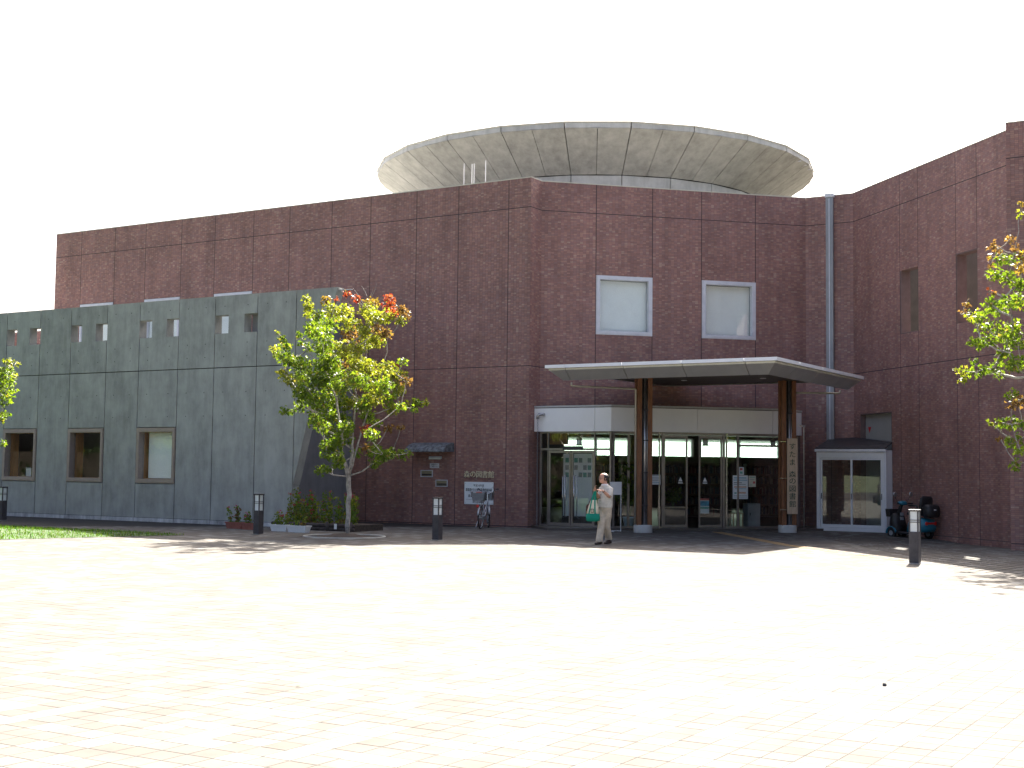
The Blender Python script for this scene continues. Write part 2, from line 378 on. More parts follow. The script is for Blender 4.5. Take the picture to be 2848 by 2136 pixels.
# lawn wedge on the left
LA = ground(513, 1488.5); fdir = (LA - ground(0, 1501)).normalized()
LW = [LA, LA + eL * 34, LA + eL * 34 - fdir * 34, LA - fdir * 34]
def lz(a, b): return .006 + .13 * np.clip(np.minimum(a, b) / 3.2, 0, 1) ** .8          # gentle mound rising from its edges
ga, gb = np.meshgrid(np.linspace(0, 34, 60), np.linspace(0, 34, 60), indexing='ij'); ga = ga.ravel() ; gb = gb.ravel()
LV = np.c_[LA.x + eL.x * ga - fdir.x * gb, LA.y + eL.y * ga - fdir.y * gb, lz(ga, gb)]
LQ = np.array([(i * 60 + j, (i + 1) * 60 + j, (i + 1) * 60 + j + 1, i * 60 + j + 1) for i in range(59) for j in range(59)])
lawn = struct(put('lawn', quads_mesh('lawn', LV, LQ), M_lawn, None, True))
def in_lawn(X, Y):
    M = np.array([[eL.x, -fdir.x], [eL.y, -fdir.y]]); Mi = np.linalg.inv(M)
    a = Mi[0, 0] * (X - LA.x) + Mi[0, 1] * (Y - LA.y); b = Mi[1, 0] * (X - LA.x) + Mi[1, 1] * (Y - LA.y)
    return a, b
n = 26000
a = RNG.uniform(0, 1, n) ** 1.3 * 13; b = RNG.uniform(0, 13, n)
X = LA.x + eL.x * a - fdir.x * b; Y = LA.y + eL.y * a - fdir.y * b
h = RNG.uniform(.035, .085, n); ang = RNG.uniform(0, 2 * PI, n); wd = RNG.uniform(.006, .013, n); lx = RNG.normal(0, .025, n); ly = RNG.normal(0, .025, n)
V = np.zeros((n, 3, 3)); V[:, 0] = np.c_[X - np.cos(ang) * wd, Y - np.sin(ang) * wd, lz(a, b) - .004]
V[:, 1] = np.c_[X + np.cos(ang) * wd, Y + np.sin(ang) * wd, lz(a, b) - .004]; V[:, 2] = np.c_[X + lx, Y + ly, lz(a, b) + h]
gc = np.repeat(np.c_[RNG.uniform(.05, .10, n), RNG.uniform(.10, .165, n), RNG.uniform(.014, .03, n), np.ones(n)], 3, axis=0)
g_o = put('grass', quads_mesh('grass', V.reshape(-1, 3), np.arange(3 * n).reshape(n, 3), col=gc), M_leaf)
stuff(g_o); g_o['label'] = 'short sunlit green grass of the lawn beside the concrete wing'; g_o['category'] = 'grass'

# pavers, 20 cm squares laid square to the long left front
PA, PB = az(R(31.285)), az(R(121.285)); P0 = Vector((0, 8, 0)); PT = .2
ii, jj = np.meshgrid(np.arange(-120, 220), np.arange(-170, 190), indexing='ij'); ii = ii.ravel(); jj = jj.ravel()
cx = P0.x + (ii * PA.x + jj * PB.x) * PT; cy = P0.y + (ii * PA.y + jj * PB.y) * PT
dC0 = (cx - C0.x) * nL.x + (cy - C0.y) * nL.y; dE = (cx - C1.x) * nE.x + (cy - C1.y) * nE.y; dW = (cx - C3.x) * FW.n.x + (cy - C3.y) * FW.n.y
sL = (cx - C0.x) * eL.x + (cy - C0.y) * eL.y
la, lb = in_lawn(cx, cy)
keep = (cy > -6) & (cx > -27) & (cx < 14.5) & (dC0 > -.1 + np.where(cx > .3, -60, 0)) & (dE > -.05) & (dW > -.05) & ~((sL > 5.2) & (dC0 < 4.85) & (cx < 0))
keep &= ~((la > -.02) & (lb > -.02)) & (np.hypot(cx - PIT.x, cy - PIT.y) > PIT_R + .06) & (np.hypot(cx, cy + 0) < 47)
ii, jj, cx, cy = ii[keep], jj[keep], cx[keep], cy[keep]
tint = RNG.uniform(0, .77, len(cx)); white = RNG.uniform(0, 1, len(cx)) < np.where((jj // 7) % 2 == 0, .30, .10)
tint[white] = RNG.uniform(.79, .99, white.sum())
# the 300 that show largest are single pieces
v3 = np.c_[cx, cy, np.zeros(len(cx))] - np.array(CAM); dep = v3 @ np.array(c_fw)
pxx = 1424 + FPX * (v3 @ np.array(c_r)) / dep; pyy = 1068 - FPX * (v3 @ np.array(c_u)) / dep
vis = (dep > 1) & (pxx > -40) & (pxx < 2888) & (pyy < 2170)
order = np.argsort(np.where(vis, dep, 1e9))[:300]; single = np.zeros(len(cx), bool); single[order] = True
def paver_unit(hw, hh, t=.022, ch=.0006):
    z = [-t, -.0006, 0]; V = []
    for k, s in ((0, 1), (1, 1), (2, 1 - ch / hw)):
        for sx, sy in ((-1, -1), (1, -1), (1, 1), (-1, 1)): V.append((sx * hw * s, sy * hh * s, z[k]))
    Q = [(8, 9, 10, 11)] + [(i, (i + 1) % 4, 4 + (i + 1) % 4, 4 + i) for i in range(4)] + [(4 + i, 4 + (i + 1) % 4, 8 + (i + 1) % 4, 8 + i) for i in range(4)]
    return np.array(V), np.array(Q)
UV, UQ = paver_unit(.0970, .0970)
rot = np.array([[PA.x, PB.x, 0], [PA.y, PB.y, 0], [0, 0, 1]])
Uw = UV @ rot.T
UQ = UQ[:, ::-1]
def gzv(x, y): return -.13 * np.clip((x - 8.2) / 2.6, 0, 1) * np.clip((((x - 10.645) * .2371 + (y - 41.49) * -.9715) - 3.0) / 3.0, 0, 1)
def scatter(sel, name):
    n = sel.sum(); near = np.hypot(cx[sel], cy[sel]) < 22
    C = np.c_[cx[sel], cy[sel], gzv(cx[sel], cy[sel]) + RNG.uniform(-.0004, .0006, n)]
    V = C[:, None, :] + Uw[None]; Q = UQ[None] + (np.arange(n) * 12)[:, None, None]
    return quads_mesh(name, V.reshape(-1, 3), Q.reshape(-1, 4), tint=np.repeat(tint[sel], len(UQ)))
pm_o = put('paver_field', scatter(~single, 'paver_field'), M_pav, plaza); stuff(pm_o)
pu = quads_mesh('paver', Uw, UQ); pu.materials.append(M_pav1)
for k in np.nonzero(single)[0]:
    o = bpy.data.objects.new('paver', pu); COL.objects.link(o); o.parent = plaza
    o.location = (cx[k], cy[k], gz(cx[k], cy[k]) + RNG.uniform(-.0004, .0006)); o['_w'] = [0, 0, 0]

# bare pit round the tree with a pale edging
pit = thing('tree_pit', PIT, 'round bare earth pit with pale stone edging around the maple trunk', 'tree pit')
obj('edging', MB().torus(PIT + Vector((0, 0, -.005)), (0, 0, 1), PIT_R, .03, 48, 6), M_soffin if False else M_conc, pit, True)
obj('soil', MB().lathe(PIT, [(PIT_R - .03, -.02), (PIT_R * .6, .0), (.3, .06), (.02, .085)], 32), M_soil, pit, True)

# tactile strip leading from the doors
pts = [ground(1995, 1480), ground(2185, 1516), ground(2424, 1547.5), ground(2520, 1560)]
tact = thing('tactile_strip', pts[0], 'tan tactile guide strip of ribbed tiles leading to the entrance doors', 'tactile strip')
for a, b in zip(pts, pts[1:]):
    L = (b - a).length; n = int(L / .3); d = (b - a).normalized(); q = Vector((-d.y, d.x, 0))
    for i in range(n):
        c = a + d * (.3 * i + .15); mb = MB()
        def bx(c, l, wd, z0, z1):
            P = [c + d * (sx * l) + q * (sy * wd) for sx, sy in ((-1, -1), (1, -1), (1, 1), (-1, 1))]
            g = gz(c.x, c.y)
            mb.hexa([(p.x, p.y, g + z0) for p in P] + [(p.x, p.y, g + z1) for p in P])
        bx(c, .147, .147, -.01, .006)
        for k in range(4): bx(c + q * (.066 * (k - 1.5)), .13, .012, .006, .011)
        obj('tactile_tile', mb, M_tact, tact)
# small dark stone on the paving and a few fallen leaves
st = ground(2460, 1908)
tag(obj('stone', MB().lathe(st, [(.016, 0), (.019, .008), (.012, .022), (.003, .028)], 7), M_dark, None, False, at=st), 'small dark stone lying alone on the sunlit pavers', 'stone')
# ================================================================== LIBRARY BUILDING
def slab(mb, fr, s0, s1, z0, z1, d0, d1, holes=()):
    S = sorted({s0, s1, *[v for h in holes for v in h[:2] if s0 < v < s1]}); Z = sorted({z0, z1, *[v for h in holes for v in h[2:] if z0 < v < z1]})
    def solid(i, j):
        if i < 0 or j < 0 or i >= len(S) - 1 or j >= len(Z) - 1: return False
        cs, cz = (S[i] + S[i + 1]) / 2, (Z[j] + Z[j + 1]) / 2
        return not any(h[0] < cs < h[1] and h[2] < cz < h[3] for h in holes)
    for i in range(len(S) - 1):
        for j in range(len(Z) - 1):
            if not solid(i, j): continue
            a, b, c, e = S[i], S[i + 1], Z[j], Z[j + 1]
            for d in (d0, d1): mb.add([fr.p(a, d, c), fr.p(b, d, c), fr.p(b, d, e), fr.p(a, d, e)], [(0, 1, 2, 3)])
            if not solid(i - 1, j): mb.add([fr.p(a, d0, c), fr.p(a, d1, c), fr.p(a, d1, e), fr.p(a, d0, e)], [(0, 1, 2, 3)])
            if not solid(i + 1, j): mb.add([fr.p(b, d0, c), fr.p(b, d1, c), fr.p(b, d1, e), fr.p(b, d0, e)], [(0, 1, 2, 3)])
            if not solid(i, j - 1): mb.add([fr.p(a, d0, c), fr.p(b, d0, c), fr.p(b, d1, c), fr.p(a, d1, c)], [(0, 1, 2, 3)])
            if not solid(i, j + 1): mb.add([fr.p(a, d0, e), fr.p(b, d0, e), fr.p(b, d1, e), fr.p(a, d1, e)], [(0, 1, 2, 3)])
    return mb

TG = .0055; TD = .005
def tile_grid(fr, s0, s1, z0, z1, ps=.1, pz=.05, holes=()):
    """centres and half sizes of the tiles that fill one panel"""
    ns, nz = max(1, round((s1 - s0) / ps)), max(1, round((z1 - z0) / pz))
    if z1 - z0 < .02 or s1 - s0 < .02: return None
    ds, dz = (s1 - s0) / ns, (z1 - z0) / nz
    gs, gzz = np.meshgrid(s0 + ds * (np.arange(ns) + .5), z0 + dz * (np.arange(nz) + .5), indexing='ij')
    gs, gzz = gs.ravel(), gzz.ravel(); k = np.ones(len(gs), bool)
    for h in holes: k &= ~((gs > h[0] - .01) & (gs < h[1] + .01) & (gzz > h[2] - .01) & (gzz < h[3] + .01))
    return gs[k], gzz[k], (ds - TG) / 2, (dz - TG) / 2
def tile_mesh(fr, cells, name, d0=.0):
    E3, N3, O3 = np.array(fr.e), np.array(fr.n), np.array(fr.o); VV, TT = [], []
    for gs, gzz, hs, hz in cells:
        n = len(gs); d = TD + RNG.uniform(-.0008, .0008, n)
        P = np.zeros((n, 8, 3))
        for k, (a, b, o) in enumerate([(-1, -1, 0), (1, -1, 0), (1, 1, 0), (-1, 1, 0), (-1, -1, 1), (1, -1, 1), (1, 1, 1), (-1, 1, 1)]):
            P[:, k] = O3 + (gs + a * hs)[:, None] * E3 + (np.where(o, d, 0) + d0)[:, None] * N3
            P[:, k, 2] = gzz + b * hz
        VV.append(P.reshape(-1, 3)); TT.append(RNG.uniform(0, 1, n))
    V = np.concatenate(VV); n = len(V) // 8
    base = np.array([(4, 5, 6, 7), (0, 1, 5, 4), (1, 2, 6, 5), (2, 3, 7, 6), (3, 0, 4, 7)])
    if np.dot(np.cross(E3, [0, 0, 1]), N3) < 0: base = base[:, ::-1]
    Q = (base[None] + (np.arange(n) * 8)[:, None, None]).reshape(-1, 4)
    return quads_mesh(name, V, Q, tint=np.repeat(np.concatenate(TT), 5))

lib = thing('library_building', C0, 'large reddish brown tiled public library with a flaring concrete bowl on its roof', 'building')
def brick_front(fr, s0, s1, vj, holes=(), zlow=-.2, thick=.3, hidden=None, top=HT, singles=0, soldier_heads=()):
    """one tiled wall: dark backing slab, tile panels between the movement joints, soldier course on top, thin pale coping"""
    wall = obj('brick_wall', slab(MB(), fr, s0 + .003, s1 - .003, zlow, top - .006, -thick, 0, holes), M_joint, lib)
    js = [s0] + [j for j in vj if s0 < j < s1] + [s1]; zs = [zlow, HB, H2, H1, top]; J = .011
    left = singles
    for a, b in zip(js, js[1:]):
        for c, e in zip(zs, zs[1:]):
            x0 = a + (J if a != s0 else 0); x1 = b - (J if b != s1 else 0); y0 = c + (J if c != zlow else 0); y1 = e - (J if e != top else 0)
            cells = []
            hd = [h for h in soldier_heads if h[0] < (x0 + x1) / 2 < h[1] and c < h[2] < e]
            if e == top:
                g = tile_grid(fr, x0, x1, y1 - .1, y1, .05, .1); cells.append(g); y1 -= .1
            hh = list(holes) + ([hidden] if hidden else [])
            for h in hd:
                g = tile_grid(fr, x0, x1, h[2] + .012, h[2] + .112, .05, .1); cells.append(g); hh.append((h[0], h[1], h[2], h[2] + .112))
            g = tile_grid(fr, x0, x1, y0, y1, holes=hh)
            if g is not None and len(g[0]):
                if left and c == HB:
                    gs, gq, hs, hz = g; k = np.argsort(gq)[:left]; k = k[:left]
                    mask = np.zeros(len(gs), bool); mask[k] = True
                    U = quads_mesh('tile', *tile_unit(fr, hs, hz)); U.materials.append(M_tile1)
                    W = worg(lib)
                    for i in k:
                        o = bpy.data.objects.new('tile', U); COL.objects.link(o); o.parent = wall; p = fr.p(gs[i], 0, gq[i]) - W; o.location = p; o['_w'] = [0, 0, 0]
                    g = (gs[~mask], gq[~mask], hs, hz); left = 0
                if len(g[0]): cells.append(g)
            cells = [q for q in cells if q is not None and len(q[0])]
            if cells: stuff(put('tile_panel', tile_mesh(fr, cells, 'tile_panel'), M_tile, wall))
    def mjb(*q): obj('movement_joint', MB().fbox(fr, *q), M_seal, wall)
    for a in js[1:-1]:
        for h0, h1 in [(zlow, top)] if not [h for h in holes if h[0] - .02 < a < h[1] + .02] else split_z(zlow, top, [h for h in holes if h[0] - .02 < a < h[1] + .02]):
            mjb(a - J + .001, a + J - .001, -.01, .0012, h0, h1 - .001)
    for z in zs[1:-1]:
        if not [h for h in holes if h[2] < z < h[3]]: mjb(s0, s1, -.01, .0016, z - J + .001, z + J - .001)
    obj('coping', MB().fbox(fr, s0, s1, -thick - .02, TD + .012, top + .001, top + .028), M_cream, wall)
    return wall
def split_z(z0, z1, hs):
    out, z = [], z0
    for h in sorted(hs, key=lambda q: q[2]):
        if h[2] > z: out.append((z, h[2]))
        z = max(z, h[3])
    if z < z1: out.append((z, z1))
    return out
def tile_unit(fr, hs, hz):
    E3, N3 = np.array(fr.e), np.array(fr.n)
    V = np.array([E3 * a * hs + np.array([0, 0, b * hz]) + N3 * o * TD for a, b, o in [(-1, -1, 0), (1, -1, 0), (1, 1, 0), (-1, 1, 0), (-1, -1, 1), (1, -1, 1), (1, 1, 1), (-1, 1, 1)]])
    base = np.array([(4, 5, 6, 7), (0, 1, 5, 4), (1, 2, 6, 5), (2, 3, 7, 6), (3, 0, 4, 7)])
    if np.dot(np.cross(E3, [0, 0, 1]), N3) < 0: base = base[:, ::-1]
    return V, base

def window(parent, fr, s0, s1, z0, z1, dwall, fmat, fw=.09, proud=.02, depth=.16, blind=None, reveal=None, glassm=None, blind_gap=.07, double=True):
    """frame as a part with pane, blind and timber reveal as its sub-parts"""
    mb = MB(); d1 = dwall + proud; d0 = dwall - depth
    slab(mb, fr, s0, s1, z0, z1, d0, d1, [(s0 + fw, s1 - fw, z0 + fw, z1 - fw)])
    if double: slab(mb, fr, s0 + .03, s1 - .03, z0 + .03, z1 - .03, d1, d1 + .012, [(s0 + fw - .012, s1 - fw + .012, z0 + fw - .012, z1 - fw + .012)])
    f = obj('window', mb, fmat, parent)
    gd = d0 + .06
    obj('pane', MB().fbox(fr, s0 + fw, s1 - fw, gd, gd + .008, z0 + fw, z1 - fw), glassm or M_wglass, f)
    if blind:
        mb = MB(); b0, b1 = s0 + fw, s1 - fw
        bs0, bs1 = blind
        n = 28
        rg = []
        x0, x1 = b0 + (b1 - b0) * bs0, b0 + (b1 - b0) * bs1
        mb.fbox(fr, x0, x1, gd - blind_gap - .004, gd - blind_gap, z0 + fw + .02, z1 - fw)
        obj('blind', mb, M_blind, f)
    if reveal:
        mb = MB(); slab(mb, fr, s0 + fw * .3, s1 - fw * .3, z0 + fw * .3, z1 - fw * .3, d0 - .32, d0, [(s0 + fw + .01, s1 - fw - .01, z0 + fw + .01, z1 - fw - .01)])
        obj('timber_reveal', mb, reveal, f)
    return f

LJ = [.78, 2.60, 4.19, 6.01, 7.61, 9.42, 11.03, 12.82, 14.43, 16.22, 17.81, 19.61]
LWIN = [(11.04, 12.79, 5.89, 7.71), (14.44, 16.2, 5.89, 7.71), (17.83, 19.58, 5.89, 7.71)]
LEN_L = 21.027
brick_front(FL, 0, LEN_L, LJ, LWIN, hidden=(6.7, LEN_L, -.3, 5.0))
for q in LWIN: window(lib, FL, *q, 0, M_alum, fw=.1, blind=(0, 1))
brick_front(FRt, 0, .6462, [])
EW = [(1.746, 3.56, 5.866, 7.687), (5.201, 7.004, 5.866, 7.687)]; EO = (-.05, 7.93, -.3, 3.40)
brick_front(FE, 0, 8.7293, [1.737, 3.564, 5.19, 7.005], EW + [EO], soldier_heads=EW)
for q in EW: window(lib, FE, q[0], q[1], q[2], q[3], 0, M_alum, fw=.125, proud=.035, blind=(-.02, 1.02), blind_gap=.17)
brick_front(FC, 0, 1.5447, [.82])
WS = [(2.86, 3.80, 5.80, 7.64), (5.76, 6.728, 5.78, 7.65)]; WR = (.40, 2.252, -.3, 3.517)
brick_front(FW, 0, 9.3, [2.803, 3.799, 5.732, 6.728], WS + [WR], thick=.30)
brick_front(FP, 0, 3.4, [1.6], singles=300)
brick_front(Fr(PP, az(TH + R(45)), az(TH - R(45))), .0, 1.9, [])
# tiled reveals of the two slits
for q in WS:
    for sgn, s in ((1, q[0]),):
        fr = Fr(FW.p(s, 0, 0), -FW.n, FW.e)
        stuff(put('tile_panel', tile_mesh(fr, [tile_grid(fr, .003, .29, q[2], q[3])], 'tile_panel', -.006), M_tile, lib))
# recess of the right wing: plain panel with a red entry mark
obj('recess_panel', MB().fbox(FW, WR[0] - .05, WR[1] + .05, -.22, -.18, -.3, 3.55), M_lgrey, lib)
s, z = FW.sz(2419, 1195, -.18)
mk = obj('entry_mark', MB().fpoly(FW, [(s - .09, z + .08), (s + .09, z + .08), (s, z - .10)], -.179, -.172), M_red, lib)
fr = Fr(FW.p(WR[0], 0, 0), -FW.n, FW.e); stuff(put('tile_panel', tile_mesh(fr, [tile_grid(fr, .003, .18, -.15, 3.5)], 'tile_panel', -.006), M_tile, lib))

# roofs, rear walls, terrace behind the screen of the right wing
A_ = FL.p(LEN_L, 0, 0); P5 = C3 + az(TH) * 21.1; P6 = FE.p(0, -20, 0); P7 = A_ - nL * 12
poly = [A_ - nL * .3, C0 - nL * .3, C1 - nE * .3, C2 - nE * .3, C3 - nL * .3, P5, P6, P7]
obj('roof', MB().prism([(p.x, p.y, 9.75) for p in poly], [(p.x, p.y, 9.9) for p in poly]), M_roofing, lib)
def plainwall(a, b, z0, z1, t=.3):
    d = (b - a); L = d.length; e = d.normalized(); n = Vector((e.y, -e.x, 0)); obj('rear_wall', MB().fbox(Fr(a, e, n), 0, L, -t, 0, z0, z1), M_concd, lib)
plainwall(P5, P6, 5.0, HT); plainwall(P6, P7, -.2, HT); plainwall(P7, A_, -.2, HT)
plainwall(C3 + az(TH) * .3, P5, 5.0, HT)
tf = [FW.p(9.2, -.43, 0), FW.p(9.2, -14, 0), FW.p(-21, -14, 0), FW.p(-21, -.3, 0), FW.p(0, -.43, 0)]
obj('terrace_floor', MB().prism([(p.x, p.y, 4.85) for p in tf], [(p.x, p.y, 5.05) for p in tf]), M_brown, lib)
obj('terrace_wall', MB().fbox(FW, -18, 11, -4.4, -4.1, 5.05, 9.3), M_brown, lib)
plainwall(FW.p(9.2, -14, 0), FW.p(9.2, -.43, 0), -.2, 5.05)

# hall behind the entrance: floor, ceiling, side and rear walls, bright high-level glazing at the back
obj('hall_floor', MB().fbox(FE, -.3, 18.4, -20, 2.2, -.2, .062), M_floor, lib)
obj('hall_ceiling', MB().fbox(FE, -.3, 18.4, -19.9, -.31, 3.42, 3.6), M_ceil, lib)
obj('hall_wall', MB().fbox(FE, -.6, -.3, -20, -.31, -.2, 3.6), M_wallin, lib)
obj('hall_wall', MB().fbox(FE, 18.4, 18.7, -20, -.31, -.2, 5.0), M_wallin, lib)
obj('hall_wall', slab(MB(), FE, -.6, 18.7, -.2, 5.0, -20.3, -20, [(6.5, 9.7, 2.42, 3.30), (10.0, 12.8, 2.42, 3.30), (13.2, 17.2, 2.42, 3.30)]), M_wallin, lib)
for a in (6.5, 10.0, 13.2):
    b = {6.5: 9.7, 10.0: 12.8, 13.2: 17.2}[a]
    f = obj('high_window', slab(MB(), FE, a, b, 2.42, 3.30, -20.2, -20.1, [(a + .04, (a + b) / 2 - .02, 2.46, 3.26), ((a + b) / 2 + .02, b - .04, 2.46, 3.26)]), M_alum, lib)
    obj('pane', MB().add([FE.p(a + .03, -20.15, 2.45), FE.p(b - .03, -20.15, 2.45), FE.p(b - .03, -20.15, 3.27), FE.p(a + .03, -20.15, 3.27)], [(0, 1, 2, 3)]), M_frost, f)

# solid cores behind the wall corners
for c, a in ((C1, TH - R(22.5)), (C2, TH + R(22.5)), (C3, TH + R(67.5))):
    q = c + az(a) * .17; obj('corner_core', MB().box(q.x - .1, q.x + .1, q.y - .1, q.y + .1, -.2 if c is not C1 else 3.65, HT - .02), M_joint, lib)
# low tiled volume continuing behind the screen wall at the far left
zl = FL.sz(105, 921)[1]
lw_ = obj('brick_wall', MB().fbox(FL, LEN_L + .31, 27.5, -.3, 0, -.2, zl), M_joint, lib)
stuff(put('tile_panel', tile_mesh(FL, [tile_grid(FL, LEN_L + .32, 27.4, 5.0, zl - .01)], 'tile_panel'), M_tile, lw_))

# drainpipe duct with pale head on the slanted front
obj('downpipe', MB().fbox(FC, .70, .94, .012, .13, 2.55, HT - .02), M_duct, lib, bevel=.01)
obj('downpipe_groove', MB().fbox(FC, .805, .83, .125, .139, 2.55, HT - .1), M_alum, lib)
obj('downpipe_head', MB().fbox(FC, .68, .96, -.05, .16, HT - .06, HT + .06), M_white, lib, bevel=.01)

# entrance bay: white band over glass screens
V0 = Vector((.68, 39.95, 0)); V1 = V0 + 2.572 * -eL; V2 = V1 + 5.55 * eE; V3 = V2 + 1.2 * az(TH + R(45)); V4 = FE.p((V3 - C1).dot(eE), 0, 0)
G1 = Fr(V0, -eL, nL); G2 = Fr(V1, eE, nE); G3 = Fr(V2, az(TH + R(45)), az(TH + R(135))); G4 = Fr(V3, -nE, eE)
BZ0, BZ1 = 2.852, 3.545
def band(fr, L, cuts, cap0=0.0, cap1=0.0):
    cs = [0] + cuts + [L]
    for a, b in zip(cs, cs[1:]):
        obj('band_panel', MB().fbox(fr, a + (.006 if a else 0), b - (.006 if b != L else 0), -.06, 0, BZ0, BZ1), M_band, lib)
    obj('band_backing', MB().fbox(fr, .02, L - .02, -.16, -.065, BZ0 + .02, BZ1 + .03), M_cjoint, lib)
    obj('band_coping', MB().fbox(fr, -.01, L + .01, -.2, .015, BZ1 + .022, BZ1 + .072), M_bandcap, lib)
band(G1, 2.572, [2.04]); band(G2, 5.55, [.78, 2.66, 5.05]); band(G3, 1.2, []); band(G4, (V4 - V3).length, [])
rp = [V0 - nL * .2, V1 - nL * .05, V2 - nE * .2, V3, V4, FE.p(0, 0, 0)]
obj('bay_roof', MB().prism([(p.x, p.y, BZ0 + .12) for p in rp], [(p.x, p.y, BZ1 + .02) for p in rp]), M_ceil, lib)
FZ = .065                                             # floor of the bay
def post(fr, s, w=.05, z0=FZ, z1=BZ0, d=-.10, t=.07, mat=None): return obj('glazing_post', MB().fbox(fr, s - w / 2, s + w / 2, d - t, d, z0, z1), mat or M_dframe, lib, bevel=.004)
def rail(fr, a, b, z, h=.05, d=-.105, t=.06): return obj('glazing_rail', MB().fbox(fr, a, b, d - t, d, z, z + h), M_dframe, lib)
def pane(fr, a, b, z0, z1, d=-.135): return obj('glass_pane', MB().fbox(fr, a, b, d - .005, d + .005, z0, z1), M_glass, lib)
# slanted left screen with a pair of swing doors
for s in (.16, 2.50): post(G1, s, .06)
post(G1, .42, .03); post(G1, 1.98, .03)
rail(G1, .16, 2.5, 2.30, .06); rail(G1, .16, .42, FZ, .05); rail(G1, 1.98, 2.5, FZ, .05); rail(G1, .16, 2.5, BZ0 - .05, .05)
pane(G1, .19, 2.47, 2.36, BZ0 - .05); pane(G1, .19, .405, FZ + .05, 2.3); pane(G1, 1.995, 2.47, FZ + .05, 2.3)
for a, b, hs in ((.44, 1.19, 1.05), (1.21, 1.96, 1.35)):
    d = obj('glass_door', slab(MB(), G1, a, b, FZ + .01, 2.29, -.16, -.12, [(a + .055, b - .055, FZ + .10, 2.22)]), M_dframe, lib)
    obj('door_glass', MB().fbox(G1, a + .055, b - .055, -.145, -.137, FZ + .10, 2.22), M_glass, d)
    h = MB(); h.tube([G1.p(hs, -.12, .35), G1.p(hs, -.03, .35), G1.p(hs, -.03, 1.55), G1.p(hs, -.12, 1.55)], .018, 8)
    h.tube([G1.p(hs - .09 * (1 if hs < 1.2 else -1), -.12, .32), G1.p(hs - .09 * (1 if hs < 1.2 else -1), -.05, .32), G1.p(hs - .09 * (1 if hs < 1.2 else -1), -.05, 1.52), G1.p(hs - .09 * (1 if hs < 1.2 else -1), -.12, 1.52)], .012, 8)
    obj('pull_handle', h, M_chrome, d, True)
obj('door_closer', MB().fbox(G1, .95, 1.6, -.12, -.05, 2.30, 2.42), M_dark, lib)
# straight screen: fixed panes either side of two sliding leaves
P_ = lambda x: G2.sz(x, 1400, -.1)[0]
S = [P_(v) for v in (1702, 1748, 1843, 1914, 1945, 2014, 2053, 2176)]
for s in (S[0] + .05, S[1], S[2], S[5], S[6], 5.50): post(G2, s, .06)
post(G2, S[5] + .09, .035, mat=M_chrome); post(G2, S[2] - .10, .03, mat=M_chrome)
rail(G2, .05, 5.5, BZ0 - .07, .07); rail(G2, .05, S[2], FZ, .05); rail(G2, S[5], 5.5, FZ, .05); rail(G2, S[6], 5.5, 2.47, .06)
for a, b in ((.08, S[1]), (S[1], S[2]), (S[5], S[6]), (S[6], 5.5)): pane(G2, a + .03, b - .03, FZ + .05, BZ0 - .07)
for a, b in ((S[2] + .04, S[3]), (S[4], S[5] - .04)):
    d = obj('sliding_door', slab(MB(), G2, a, b, FZ + .01, BZ0 - .08, -.19, -.15, [(a + .05, b - .05, FZ + .09, BZ0 - .15)]), M_dframe, lib)
    obj('door_glass', MB().fbox(G2, a + .05, b - .05, -.174, -.166, FZ + .09, BZ0 - .15), M_glass, d)
    c = (b - .22) if a < S[3] else (a + .20); zz = 1.42
    obj('door_sticker', MB().fpoly(G2, [(c - .065, zz + .0), (c + .065, zz), (c, zz + .13)], -.163, -.161), M_wplast, d)
    obj('door_sticker', MB().fbox(G2, c - .07, c + .07, -.163, -.161, zz - .06, zz - .025), M_wplast, d)
obj('door_sensor', MB().fbox(G2, S[3] - .02, S[4] + .08, .001, .05, BZ0 + .02, BZ0 + .07), M_band, lib, bevel=.01)
post(G3, .03, .05); post(G3, 1.16, .05); pane(G3, .06, 1.13, FZ + .05, BZ0 - .02); rail(G3, 0, 1.2, FZ, .05)
obj('return_wall', MB().fbox(G4, .03, (V4 - V3).length, -.16, -.03, FZ, BZ0), M_joint, lib)
# entrance step and metal mat
obj('door_sill', MB().prism([(p.x, p.y, gz(p.x, 0) - .02) for p in (V0, V1, V2, V3, V4, FE.p(0, 0, 0))], [(p.x, p.y, FZ - .004) for p in (V0, V1, V2, V3, V4, FE.p(0, 0, 0))]), M_dark, lib)
q0 = ground(2035, 1474.5); fq = Fr(q0, eE, nE)
tag(obj('door_mat', MB().fbox(fq, -.75, .75, -.45, .08, -.01, .014), M_dark, None, at=q0), 'flat dark metal mat lying in front of the sliding doors', 'mat')
